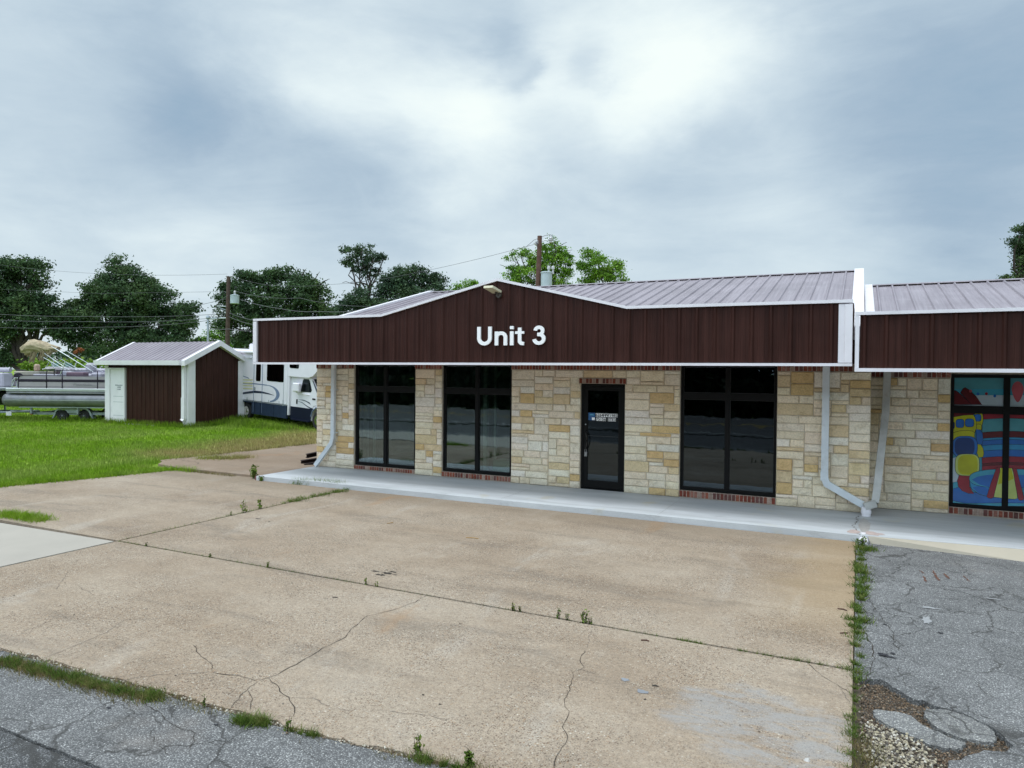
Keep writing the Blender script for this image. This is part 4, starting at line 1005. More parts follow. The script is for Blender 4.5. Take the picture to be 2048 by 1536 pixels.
for x,y,sx2,sy2 in ((SX0,SY0,1,1),(SX1,SY0,-1,1),(SX1,SY1,-1,-1),(SX0,SY1,1,-1)):
    w=.30 if x==SX1 else .2
    m.box((min(x-sx2*.05,x+sx2*w),min(y-sy2*.05,y-sy2*.035),0),(max(x-sx2*.05,x+sx2*w),max(y-sy2*.05,y-sy2*.035)+.0,SE-.12))
    m.box((min(x-sx2*.05,x-sx2*.035),min(y-sy2*.034,y+sy2*.33),0),(max(x-sx2*.05,x-sx2*.035),max(y-sy2*.034,y+sy2*.33),SE-.12))
separate(m.build('corner_trim',M['white'],shed),lambda c:int(c.x>-29)+2*int(c.y>23.3))
m=MB(); m.rtube([(SX1-.13,SY0-.13,SE-.3),(SX1-.13,SY0-.13,.40),(SX1-.17,SY0-.2,.30)],.17,.12); m.rtube([(SX1-.13,SY0-.135,1.35),(SX1-.13,SY0-.135,.42)],.20,.14); m.build('downspout',M['white'],shed)
m=MB(); dx0,dx1=-32.35,-31.15
m.box((dx0,SY0-.10,0),(dx0+.10,SY0+.02,2.66)); m.box((dx1-.07,SY0-.10,0),(dx1,SY0+.02,2.66)); m.box((dx0+.10,SY0-.098,2.60),(dx1-.07,SY0+.02,2.655))
dfr=m.build('door_frame',M['white'],shed)
m=MB(); m.box((dx0+.10,SY0-.050,.06),(dx1-.07,SY0-.036,2.595))
for z in (.38,1.02,1.29): m.box((dx0+.30,SY0-.0535,z),(dx1-.14,SY0-.0505,z+.02),1)
# three short stencilled lines, too small in the photograph to read
rnd=random.Random(3)
for z,xa,xb in ((1.80,-31.88,-31.38),(1.71,-31.74,-31.50),(1.61,-31.75,-31.51)):
    x=xa
    while x<xb:
        w=rnd.uniform(.022,.04); hh=.055
        k=rnd.random()
        m.box((x,SY0-.056,z),(x+.009,SY0-.0505,z+hh),2); m.box((x+.009,SY0-.056,z+(0 if k<.5 else hh-.011)),(x+w,SY0-.0505,z+(.011 if k<.5 else hh)),2)
        if k>.3: m.box((x+w-.009,SY0-.0561,z+.011),(x+w,SY0-.0506,z+hh-.011),2)
        x+=w+.012
m.build('door',[M['white'],simple('door_groove',(.40,.43,.45),.6),simple('stencil_grey',(.17,.20,.22),.7)],dfr)
m=MB(); m.box((-31.0,SY0-.25,-.05),(-28.9,SY0-.06,.05)); m.build('footing',M['pale'],shed)

# ------------------------------------------------------------------ camper van
rv=empty('motorhome',(-21.39,23.7,0.0),'white camper with navy skirt and swoosh stripes parked behind the shed','motorhome',rot=(0,math.asin(.04),math.atan2(-.199,.979)))
def B(name,mat,fn,parent=rv,**k): m=MB(); fn(m); return m.build(name,mat,parent,world=False,**k)
WD=2.44
def body(m):
    m.bbox((-8.3,0,.92),(-2.0,WD,3.40),.05)
    # overhead bunk
    pr=[(-2.0,2.26),(-.45,2.27),(-.15,2.36),(.18,2.62),(.20,2.95),(-.05,3.25),(-.55,3.38),(-2.0,3.40)]
    m.prism([(x,.0,z) for x,z in pr],(0,WD,0))
    m.box((-2.0,.02,.5),(-1.9,WD-.02,2.26))
bd=B('body',M['rvw'],body,smooth='auto')
def skirt(m):
    for a,b in ((-8.28,-6.05),(-4.85,-4.62),(-4.58,-4.12),(-4.08,-3.06),(-3.03,-2.02)):
        m.bbox((a,-.012,.32 if a>-4.9 else .34),(b,.10,.90),.008)
    m.bbox((-6.05,-.012,.84),(-4.85,.10,.90),.008); m.bbox((-8.28,WD-.1,.32),(-2.02,WD+.012,.9),.008)
B('skirt',M['rvb'],skirt)
def cab(m):
    pr=[(-1.92,.36),(-.33,.36),(-.33,.55),(-.23,.78),(.0,.95),(.28,.95),(.52,.78),(.60,.55),(.62,.42),(1.10,.44),(1.13,.92),(1.10,1.22),(.95,1.34),(.12,1.52),(-.44,2.28),(-1.92,2.28)]
    m.prism([(x,.12,z) for x,z in pr],(0,WD-.24,0))
cb=B('cab',M['rvw'],cab,smooth='auto')
def cabn(m):
    pr=[(-1.93,.33),(-.36,.33),(-.36,.55),(-.26,.80),(-.12,.90),(-1.93,.90)]
    m.prism([(x,.105,z) for x,z in pr],(0,.02,0)); m.prism([(x,WD-.125,z) for x,z in pr],(0,.02,0)); m.box((-1.75,.02,.30),(-.42,.14,.345))
    m.box((.62,.1,.42),(1.16,WD-.1,.60))
B('cab_skirt',M['rvnav'],cabn,cb)
B('arch_trim',M['rvs'],lambda m:m.tube([(-.36,.10,.55),(-.25,.10,.80),(.0,.10,.98),(.3,.10,.98),(.55,.10,.80),(.64,.10,.5)],.03,6),cb)
def cabwin(m): m.prism([(x,.113,z) for x,z in [(-1.18,1.60),(-1.02,2.12),(-.95,2.19),(-.60,2.19),(-.52,2.12),(-.36,1.72),(-.42,1.62)]],(0,.012,0))
B('side_window',M['rvglass'],cabwin,cb)
B('windshield',M['rvglass'],lambda m:m.prism([(-.38,.22,2.21),(.08,.22,1.60),(.12,.22,1.54),(.05,.22,1.54),(-.44,.22,2.21)],(0,WD-.44,0)),cb)
def ab(m):
    m.prism([(x,.1125,z) for x,z in [(-.34,2.16),(-.28,2.14),(.14,1.58),(.14,1.50),(.06,1.52)]],(0,.012,0))
B('pillar_trim',M['rvk'],ab,cb)
def stripes(m):
    def sw(P,mi,y=.1135):
        L,R=[],[]
        for i,(x,z,w) in enumerate(P): L.append((x,y,z+w/2)); R.append((x,y,z-w/2))
        n=len(P); m.add(L+R,[(i,i+1,n+i+1,n+i) for i in range(n-1)],mi)
    sw([(-1.30,1.24,.005),(-1.0,1.24,.035),(-.75,1.21,.04),(-.48,1.13,.06),(-.42,1.08,.02)],0); sw([(-1.38,1.16,.005),(-1.05,1.13,.03),(-.65,.98,.045),(-.42,.92,.05),(-.28,.92,.03),(-.2,1.02,.02),(0,1.06,.01)],0)
    sw([(-1.62,1.26,.0),(-1.61,1.26,.0)],0)
B('cab_stripe',M['rvk'],stripes,cb,recalc=False)
B('door_handle',M['black'],lambda m:m.bbox((-1.46,.09,1.04),(-1.38,.125,1.25),.008),cb)
B('marker_light',M['black'],lambda m:m.bbox((-.30,.10,1.30),(-.08,.125,1.37),.008),cb)
def mir(m): m.bbox((-1.42,-.16,1.60),(-.98,.02,2.0),.04); m.tube([(-1.3,-.05,1.60),(-1.25,.0,1.54),(-.5,.11,1.50)],.018,6); m.tube([(-.62,.11,1.55),(-.45,.11,1.47)],.012,6)
B('mirror',M['rvw'],mir,cb,smooth='auto')
def wind(name,x0,x1,z0,z1,mat,par=bd):
    m=MB(); y=-.012; pts=[]
    for cx,cz,a0 in ((x1-.08,z1-.08,0),(x0+.08,z1-.08,90),(x0+.08,z0+.08,180),(x1-.08,z0+.08,270)):
        for k in range(4): a=math.radians(a0+k*30); pts.append((cx+.08*math.cos(a),y,cz+.08*math.sin(a)))
    f=MB(); f.prism([(p[0]+(.02 if p[0]>(x0+x1)/2 else -.02),y+.004,p[2]+(.02 if p[2]>(z0+z1)/2 else -.02)) for p in pts],(0,.02,0)); fo=f.build(name,M['black'],par,world=False)
    m.prism(pts,(0,.008,0)); m.build('pane',mat,fo,world=False); return fo
wind('window',-3.62,-2.32,1.98,2.76,M['rvglass']); wind('window',-1.86,-1.20,2.66,2.98,M['rvglass']); wind('window',-7.6,-6.3,1.98,2.7,M['rvglass'])
def edoor(m): m.box((-4.72,-.016,.40),(-4.70,.01,2.95)); m.box((-4.01,-.016,.40),(-3.99,.01,2.95)); m.box((-4.70,-.016,2.93),(-4.01,.01,2.95))
ed=B('door',M['rvs'],edoor); wind('window',-4.52,-4.17,1.93,2.72,M['rvglass2'],ed); B('door_handle',M['galv'],lambda m:m.bbox((-4.64,-.03,1.46),(-4.56,.0,1.62),.008),ed)
def st2(m):
    def sw(P,mi,y=-.004):
        L=[(x,y-.001*mi,z+w/2) for x,z,w in P]; R=[(x,y-.001*mi,z-w/2) for x,z,w in P]; n=len(P); m.add(L+R,[(i,i+1,n+i+1,n+i) for i in range(n-1)],mi)
    # grey-blue hook
    out=[];inn=[]
    for i in range(19):
        a=math.radians(95-i*9.2); out.append((-3.55+.96*math.cos(a),-.005,1.42+.40*math.sin(a)-.05)); inn.append((-3.62+(.86-.10*math.sin(i/18*PI))*math.cos(a),-.005,1.43+(.36-.05*math.sin(i/18*PI)*0)*math.sin(a)-.05))
    out.append((-3.35,-.005,.99)); inn.append((-3.36,-.005,.995))
    n=len(out); m.add(out+inn,[(i,i+1,n+i+1,n+i) for i in range(n-1)],0)
    sw([(-7.4,1.60,.02),(-6.,1.72,.06),(-4.6,1.77,.05),(-3.62,1.76,.045)],0)
    sw([(-7.6,1.0,.02),(-6.2,1.15,.06),(-5.4,1.28,.10),(-4.7,1.38,.11),(-4.0,1.40,.09),(-3.4,1.36,.05),(-3.0,1.31,.005)],1)
    sw([(-6.4,2.1,.02),(-5.9,2.12,.03),(-5.2,2.02,.05),(-4.9,1.85,.01)],0)
    for z in (1.92,1.78,1.64,1.50): sw([(-5.9,z-.03,.03),(-5.3,z,.07),(-4.85,z+.02,.06),(-4.76,z+.03,.0)],2)
B('stripe',[M['rvs'],M['rvk'],M['rvy']],st2,bd,recalc=False)
def lat(m):
    for x in (-5.25,-3.45,-2.62): m.box((x,-.02,.93),(x+.02,.0,1.08))
    m.box((-2.32,-.02,.88),(-2.28,.0,1.18)); m.box((-2.24,-.02,.92),(-2.14,.0,.97)); m.box((-2.30,-.012,1.2),(-2.285,0,3.2)); m.box((-8.25,-.02,.905),(-2.02,-.0,.925))
B('latch',M['galv'],lat,bd)
B('awning',M['white'],lambda m:(m.tube([(-7.4,-.07,3.27),(-2.6,-.07,3.27)],.085,12),m.box((-5.35,-.05,2.98),(-4.9,-.0,3.03)),m.box((-7.4,-.045,3.33),(-2.6,0,3.40)))and None,bd,smooth='auto')
def ac(m): m.prism([(x,.7,z) for x,z in [(-6.3,3.40),(-5.3,3.40),(-5.22,3.46),(-5.35,3.60),(-5.6,3.68),(-6.2,3.68),(-6.32,3.62)]],(0,.9,0))
B('air_conditioner',M['rvw'],ac); B('roof_vent',M['rvw'],lambda m:m.bbox((-5.0,.8,3.39),(-4.4,1.4,3.50),.02))
for x in (.15,-5.45):
    for y,s in ((.10,1),(WD-.10,-1)):
        m=MB(); m.lathe((x,y-.01*s,.41),(0,s,0),[(0,.23),(.0,.37),(.03,.405),(.12,.41),(.2,.40),(.22,.36),(.22,.2)],28); wl=m.build('wheel',M['rubber'],rv,world=False,smooth='auto')
        m=MB(); m.lathe((x,y-.018*s,.41),(0,s,0),[(0,.235),(.0,.225),(.04,.20),(.05,.12),(-.03,.10),(-.05,.05),(-.05,.0)],24); 
        for k in range(8): a=2*PI*k/8; m.cyl((x+.155*math.cos(a),y+.01*s,.41+.155*math.sin(a)),(0,-s,0),.022,.03,8)
        m.build('rim',M['chrome'],wl,world=False,smooth='auto')
def chassis(m): m.box((-8.2,.4,.35),(.9,.55,.55)); m.box((-8.2,WD-.55,.35),(.9,WD-.4,.55)); m.box((-7.9,.3,.50),(-2.,WD-.3,.92)); m.cyl((-5.45,.2,.41),(0,1,0),.06,2.0,10)
B('chassis',M['rubber'],chassis)

# ------------------------------------------------------------------ pontoon boat and trailer
BA=math.atan2(.443,.897)
boat=empty('pontoon_boat',(-35.45,21.28,0.),'silver pontoon boat with folded tan canopy parked on a trailer left of the shed','boat',rot=(0,0,BA))
def BB(name,mat,fn,parent=boat,**k): m=MB(); fn(m); return m.build(name,mat,parent,world=False,**k)
for y in (-.15,2.15):
    m=MB(); m.lathe((-2.72,y,1.04),(1,0,0),[(0,.02),(.02,.18),(.10,.28),(.25,.335),(.26,.345),(.28,.345),(.29,.335),(2.,.335),(4.,.335),(5.8,.335),(6.4,.26),(6.9,.10),(7.1,.02)],28); po=m.build('pontoon',M['alum'],boat,world=False,smooth='auto')
    m=MB(); m.box((-2.5,y-.345,1.03),(3.1,y-.325,1.055)); m.box((-2.5,y-.02,1.36),(3.4,y+.02,1.45)); m.build('pontoon_strake',M['alum2'],po,world=False)
BB('deck',M['alum2'],lambda m:(m.bbox((-2.45,-.42,1.47),(4.2,2.42,1.62),.02))and None)
BB('deck_skirt',M['alum'],lambda m:(m.box((-2.35,-.38,1.36),(4.1,-.34,1.47)),m.tube([(-2.4,-.40,1.40),(4.1,-.40,1.40)],.03,8))and None)
def fence(y):
    m=MB(); 
    for a,b in ((-1.82,-.47),(-.45,.30),(.32,2.03),(2.05,4.0)): m.box((a+.02,y-.01,1.64),(b-.02,y+.01,2.22))
    p=m.build('fence_panel',M['skin'],boat,world=False)
    m=MB(); m.box((-1.84,y-.016,1.94),(4.0,y-.011,2.07)); m.box((-1.8,y-.015,1.70),(4.0,y-.0105,1.712)); m.build('fence_band',M['band'],p,world=False)
    m=MB(); m.tube([(-1.84,y-.02,1.64),(-1.84,y-.02,2.12),(-1.78,y-.02,2.22),(-1.66,y-.02,2.26),(4.0,y-.02,2.26)],.024,8)
    for x in (-.46,.31,2.04): m.tube([(x,y-.02,1.63),(x,y-.02,2.26)],.024,8)
    m.tube([(-.46,y-.02,2.26),(-.46,y-.02,2.42),(-.42,y-.02,2.49),(-.33,y-.02,2.52),(4.0,y-.02,2.50)],.022,8)
    for x in (-.08,.31,2.04): m.tube([(x,y-.02,2.26),(x,y-.02,2.51)],.02,8)
    m.build('rail',M['band'],boat,world=False)
fence(-.36); fence(2.36)
def couch(m):
    m.tube([(-1.55,2.05,2.50),(-.2,2.05,2.51),(.9,2.05,2.50),(2.,2.05,2.52),(3.4,2.05,2.50)],[.125,.13,.125,.13,.125],12)
    m.bbox((-1.5,1.5,1.62),(3.4,2.25,2.36),.06)
BB('bench_seat',M['seat'],couch,smooth='auto')
BB('side_cushion',M['seatm'],lambda m:(m.bbox((.3,-.1,2.0),(1.2,.35,2.43),.05))and None,smooth='auto'); BB('side_cushion',M['seatm'],lambda m:(m.bbox((-1.5,1.42,2.12),(-.85,1.5,2.42),.03))and None,smooth='auto')
for a_,b_,e_ in (((-1.35,-.1,1.9),(-.1,.4,2.32),.05),((.35,.0,2.0),(1.0,.5,2.35),.07),((-.3,.45,2.0),(.25,.8,2.5),.08)): BB('lounge_seat',M['seat'],lambda m:(m.bbox(a_,b_,e_))and None,smooth='auto')
def helm(m): m.bbox((.80,.6,2.36),(1.18,1.1,2.90),.10); m.bbox((.82,.55,2.08),(1.2,1.15,2.30),.06); m.bbox((1.15,.5,2.05),(1.75,1.1,2.42),.08); m.cyl((1.0,.85,1.62),(0,0,1),.05,.5,10)
BB('helm_chair',M['seat'],helm,smooth='auto')
def cons(m): m.bbox((-2.42,.1,2.05),(-1.15,1.9,2.46),.04); m.bbox((-1.95,.1,1.62),(-1.15,1.9,2.05),.03)
BB('stern_sundeck',M['seatb'],cons,smooth='auto')
BB('cup_recess',M['band'],lambda m:m.prism([(-2.17+.24*math.cos(a),.09,2.22+.15*math.sin(a)) for a in [2*PI*i/16 for i in range(16)]],(0,.012,0)))
BB('headrest',simple('tan_vinyl',(.45,.33,.25),.6),lambda m:m.bbox((-2.2,1.2,2.45),(-1.95,1.45,2.82),.07),smooth='auto')
def tbl(m): m.bbox((-1.65,1.3,2.62),(-.6,1.9,2.68),.02); m.prism([(-1.75,1.3,2.56),(-1.5,1.3,2.70),(-.9,1.3,2.70),(-.8,1.3,2.62)],(0,.5,0))
BB('bait_table',M['white'],tbl)
M['gpl']=simple('green_plastic',(.10,.22,.19),.5)
for a_ in (-1.45,-.75): BB('rod_bin',M['gpl'],lambda m:(m.box((a_,1.5,2.70),(a_+.33,1.56,2.90)))and None)
def wheelb(m):
    c=Vector((2.02,.9,2.52)); ax=Vector((.9,0,.45)).normalized(); u=Vector((0,1,0)); v=ax.cross(u)
    m.tube([c+u*.19*math.cos(a)+v*.19*math.sin(a) for a in [2*PI*i/20 for i in range(21)]],.018,6); 
    for a in (.5,2.6,4.7): m.tube([c,c+u*.19*math.cos(a)+v*.19*math.sin(a)],.014,5)
BB('steering_wheel',M['band'],wheelb); BB('console',M['seat'],lambda m:m.bbox((2.15,.5,1.62),(2.9,1.4,2.42),.06))
# bimini: folded poles plus canvas bundle
def bim(m):
    for k in range(5):
        for yy in (-.30,.5):
            m.tube([(1.78,yy,2.46),(-.35+.10*k,yy+.1*(1 if yy<0 else -1),3.70-.055*k)],.014,6)
        z=3.70-.055*k; x=-.35+.10*k
    for yy in (-.30,.6):
        m.tube([(.15,yy,2.28),(.42,yy,2.95)],.022,6); m.tube([(.62,yy,2.52),(-.75,yy+(.2 if yy<0 else -.2),3.35)],.016,6); m.tube([(.45,yy,2.52),(-.9,yy+(.2 if yy<0 else -.2),3.20)],.016,6)
    m.tube([(-1.0,1.0,2.64),(-1.02,1.0,3.2)],.03,8); m.tube([(-.95,.3,2.6),(-.75,.3,3.0),(-.5,.3,2.6)],.014,6)
BB('canopy_frame',M['alum2'],bim)
def canvas(m):
    # crumpled roll: many-sided tube with deep folds plus hanging drapes
    def ring(c,r,n,ph):
        out=[]
        for i in range(n):
            a=2*PI*i/n; k=1+.16*math.sin(a*5+ph)+.10*math.sin(a*11+ph*2.3)+.08*random.uniform(-1,1)
            out.append((c[0]+r*.35*k*math.cos(a)*0+0,c[1]+r*k*math.cos(a),c[2]+r*k*math.sin(a)))
        return out
    path=[(-1.92,3.45,.10),(-1.86,3.52,.30),(-1.66,3.62,.42),(-1.40,3.70,.42),(-1.15,3.70,.38),(-.9,3.66,.34),(-.65,3.60,.30),(-.42,3.60,.22),(-.24,3.60,.12)]
    n=40; vs=[]
    for j,(x,z,r) in enumerate(path):
        for i in range(n):
            a=2*PI*i/n; k=.95+.16*math.sin(a*4+j*.9)+.42*(abs(math.sin(a*4.5-j*.8))-.6)+.10*random.uniform(-1,1)
            vs.append((x+.06*math.sin(a*6+j),.15+.42*(r/.42)**.5*math.cos(a)*(.9+.1*k),z+r*k*math.sin(a)*.72))
    m.add(vs,[(j*n+i,j*n+(i+1)%n,(j+1)*n+(i+1)%n,(j+1)*n+i) for j in range(len(path)-1) for i in range(n)]+[tuple(range(n)),tuple(range((len(path)-1)*n,len(path)*n))])
    for (x0,x1,zt,zb,y0) in ((-1.85,-1.45,3.5,3.15,.2),(-1.6,-1.25,3.5,2.85,.0),(-1.0,-.72,3.5,2.95,-.1),(-.72,-.4,3.55,3.20,-.05),(-1.35,-1.1,3.5,3.02,.3)):
        nn=14; vs=[]
        for j in range(5):
            for i in range(nn):
                f=i/(nn-1); w=1-.45*j/4; x=(x0+x1)/2+(f-.5)*(x1-x0)*w+.04*math.sin(j*1.3)
                vs.append((x,y0+.10*math.sin(f*14+j*.6),zt+(zb-zt)*j/4*(.85+.15*math.sin(f*9))))
        m.add(vs,[(j*nn+i,j*nn+i+1,(j+1)*nn+i+1,(j+1)*nn+i) for j in range(4) for i in range(nn-1)])
BB('folded_canopy',M['canvas'],canvas)
def ladder(m):
    for y in (.25,.75): m.tube([(-2.62,y,1.62),(-2.45,y,2.05),(-2.36,y,2.15),(-2.28,y,2.1),(-2.40,y,1.62)],.02,6)
    for k in range(3): m.tube([(-2.56+.06*k,.25,1.78+.14*k),(-2.56+.06*k,.75,1.78+.14*k)],.018,6)
    m.tube([(-2.28,-.25,1.62),(-2.22,-.25,2.0),(-2.1,-.25,2.13),(-1.98,-.25,2.13),(-1.86,-.25,2.02),(-1.84,-.25,1.62)],.02,8)
BB('ladder',M['alum2'],ladder)
def motor(m): m.bbox((-2.35,.85,1.62),(-2.0,1.3,2.15),.08); m.bbox((-2.3,.95,.95),(-2.15,1.15,1.62),.03)
BB('outboard_motor',M['band'],motor,smooth='auto')
BB('underdeck_shade',M['rubber'],lambda m:(m.box((-2.2,-.05,1.18),(3.9,2.05,1.355)))and None)  # added black box standing in for the deep shade below the deck
def name_(m):
    pts=[]
    x=.75
    def cv(ps): m.tube([(a,-.378,b) for a,b in ps],.006,4)
    cv([(.86,1.76),(.90,1.90),(.98,1.91),(.97,1.82),(.88,1.81)])
    for i in range(9):
        x=1.0+i*.085; cv([(x,1.80),(x+.03,1.84+.03*(i%3==1)),(x+.045,1.79),(x+.085,1.80)])
    cv([(.98,1.79),(1.9,1.785),(2.0,1.79)])
BB('boat_lettering',simple('script_grey',(.17,.17,.20),.4),name_)

tr=empty('boat_trailer',(-35.45,21.28,0.),'galvanised twin axle trailer under the silver pontoon boat','trailer',rot=(0,0,BA))
def TT(name,mat,fn,parent=tr,**k): m=MB(); fn(m); return m.build(name,mat,parent,world=False,**k)
def tfr(m):
    m.box((-1.55,.12,.30),(3.6,.20,.43)); m.box((-1.55,1.80,.30),(3.6,1.88,.43))
    for x in (-1.5,-.9,1.7,3.2): m.box((x,.2,.32),(x+.08,1.8,.42))
    m.tube([(3.5,.16,.37),(5.6,1.0,.42)],.05,8); m.tube([(3.5,1.84,.37),(5.6,1.0,.42)],.05,8)
    for y in (-.15,2.15):
        for x in (-1.4,.9,3.0): m.box((x,y-.04,.36),(x+.07,y+.04,.70)); m.box((x,min(y,.16),.36),(x+.07,max(y,.16) if y<1 else y,.42))
    for y in (-.15,2.15): m.box((-1.9,y-.12,.66),(3.4,y+.12,.715),)
    m.tube([(-1.5,.16,.40),(-2.45,-.1,.50)],.035,6)
TT('trailer_frame',M['galv'],tfr)
TT('tail_light',M['red'],lambda m:m.bbox((-1.62,.10,.30),(-1.48,.115,.40),.01))
TT('licence_plate',M['white'],lambda m:m.box((-2.62,-.14,.26),(-2.36,-.12,.46)))
def fender(m):
    def A(cx): return [(cx+.40*math.cos(a),.30+.37*math.sin(a)) for a in [PI*(1-i/8) for i in range(9)]]
    up=A(.05)[:6]+[(.36,.63),(.80,.63)]+A(1.12)[3:]
    P=[(-.46,.13)]+up+[(1.62,.13)]
    P2=[(-.36,.16)]+[(.05+.33*math.cos(a),.28+.31*math.sin(a)) for a in [PI*(1-i/8) for i in range(9)]][:8]+[(.58,.42)]+[(1.12+.33*math.cos(a),.28+.31*math.sin(a)) for a in [PI*(1-i/8) for i in range(9)]][1:]+[(1.54,.16)]
    # outer skin as strips of thickness
    n=len(P)
    vs=[(x,-.02,z) for x,z in P]+[(x,.24,z) for x,z in P]; m.add(vs,[(i,i+1,n+i+1,n+i) for i in range(n-1)])
    # face plate: fill between outer and inner outline
    def yat(L,x):
        for (a,b),(c,d) in zip(L[:-1],L[1:]):
            if a<=x<=c: return b+(d-b)*(x-a)/max(1e-6,c-a)
        return L[0][1] if x<L[0][0] else L[-1][1]
    xs3=[-.46+i*2.08/48 for i in range(49)]
    vs=[]
    for x in xs3: vs+= [(x,-.021,yat(P,x)),(x,-.021,min(yat(P,x)-.004,yat(P2,x) if -.36<x<1.54 else .14))]
    m.add(vs,[(2*i,2*i+2,2*i+3,2*i+1) for i in range(48)])
TT('fender',M['galv'],fender,recalc=False)
for x in (.05,1.12):
    for y,s in ((.0,1),(1.92,1)):
        m=MB(); m.lathe((x,y,.265),(0,1,0),[(0,.17),(.0,.24),(.03,.275),(.12,.28),(.17,.27),(.19,.24),(.19,.1)],24); wl=m.build('wheel',M['rubber'],tr,world=False,smooth='auto')
        m=MB(); m.lathe((x,y+.02,.265),(0,-1,0),[(-.03,.175),(.0,.17),(.01,.15),(-.02,.13),(-.02,.07),(.02,.05),(.03,.0)],20)
        for k in range(8): a=2*PI*k/8; m.box((x+.11*math.cos(a)-.012,y+.0,.265+.11*math.sin(a)-.012),(x+.11*math.cos(a)+.012,y+.03,.265+.11*math.sin(a)+.012))
        m.build('rim',M['alum'],wl,world=False)
b2=copy_tree(boat); b2.location=(-35.45-7.35*.897,21.28-7.35*.443,0); b2['label']='second pontoon boat cut off by the left edge of the photo'
t2=copy_tree(tr); t2.location=b2.location; t2['label']='trailer under the second pontoon boat at the left edge'
for o in (boat,b2): o['group']='pontoon boats parked on the lawn'
for o in (tr,t2): o['group']='boat trailers on the lawn'

# ------------------------------------------------------------------ vegetation
def leafmesh(name,pts,size,mat,parent=None,origin=None,jit=.35,rs=None,flat=1.):
    """pts (N,3): one small folded leaf clump of 2 triangles each"""
    R=rs or rng; N=len(pts); 
    a=R.normal(size=(N,3)); a/=np.linalg.norm(a,axis=1,keepdims=True)
    b=R.normal(size=(N,3)); b-= (b*a).sum(1,keepdims=True)*a; b/=np.linalg.norm(b,axis=1,keepdims=True)
    s=size*R.uniform(1-jit,1+jit,(N,1))
    c=np.cross(a,b)
    off=np.array(origin if origin is not None else (0,0,0.))
    p=pts-off
    v=np.stack([p-a*s, p+b*s*.5+c*s*.15, p+a*s, p-b*s*.5+c*s*.15],1).reshape(-1,3)
    me=bpy.data.meshes.new(name); me.vertices.add(4*N); me.vertices.foreach_set('co',v.ravel().astype(np.float32))
    me.loops.add(4*N); me.loops.foreach_set('vertex_index',np.arange(4*N,dtype=np.int32))
    me.polygons.add(N); me.polygons.foreach_set('loop_start',np.arange(0,4*N,4,dtype=np.int32)); me.polygons.foreach_set('loop_total',np.full(N,4,dtype=np.int32))
    me.update(calc_edges=True); me.materials.append(mat)
    ca=me.color_attributes.new('Col','FLOAT_COLOR','CORNER'); k=np.repeat(R.uniform(.5,1.6,(N,1)),4,0); hu=np.repeat(R.uniform(.9,1.1,(N,1)),4,0)
    ca.data.foreach_set('color',np.hstack([k*hu,k,k*.95,np.ones((4*N,1))]).ravel().astype(np.float32))
    o=bpy.data.objects.new(name,me); COL.objects.link(o)
    if parent is not None: o.parent=parent
    elif origin is not None: o.location=origin
    return o
def crownpts(lobes,D,per,depthk=1.,clump=.55,rs=rng,thin=1.):
    """lobes in photo pixels -> irregular clumps of points at depth D"""
    out=[]
    for (x,y,rx,ry) in lobes:
        c=np.array(onD(x,y,D)); r=math.sqrt(rx*ry)*D/F
        rxw,ryw=rx*D/F,ry*D/F; c=c+_f*rs.uniform(-.5,.5)*r*depthk
        # clump centres on and in the ellipsoid
        vol=rxw*ryw*max(rxw,ryw)
        nc=max(5,int(16*(rxw*ryw)/ (clump**2)*.55))
        d=rs.normal(size=(nc,3)); d/=np.linalg.norm(d,axis=1,keepdims=True); rad=rs.uniform(.35,1.,(nc,1))**.6
        rad*=rs.uniform(.8,1.14,(nc,1))
        cc=c+ (d[:,:1]*rxw*rad)*_r + (d[:,1:2]*ryw*rad)*_u + (d[:,2:]*max(rxw,ryw)*.9*rad)*_f
        for q in cc:
            if rs.random()>thin: continue
            n=int(per*rs.uniform(.5,1.4)); e=rs.normal(size=(n,3))*clump*.5*rs.uniform(.6,1.35); e[:,2]*=.6
            out.append(q+e)
    return np.concatenate(out)
def limb(m,a,b,ra,rb,n=6,w=.12):
    a=Vector(a);b=Vector(b);L=(b-a).length;P=[];R=[]
    for i in range(n+1):
        t=i/n; p=a.lerp(b,t)
        if 0<i<n: p+=Vector((random.uniform(-1,1),random.uniform(-1,1),random.uniform(-.5,.8)))*L*w*.35
        p.z+=L*.08*math.sin(t*PI); P.append(p); R.append(ra+(rb-ra)*t)
    m.tube(P,R,7); return P
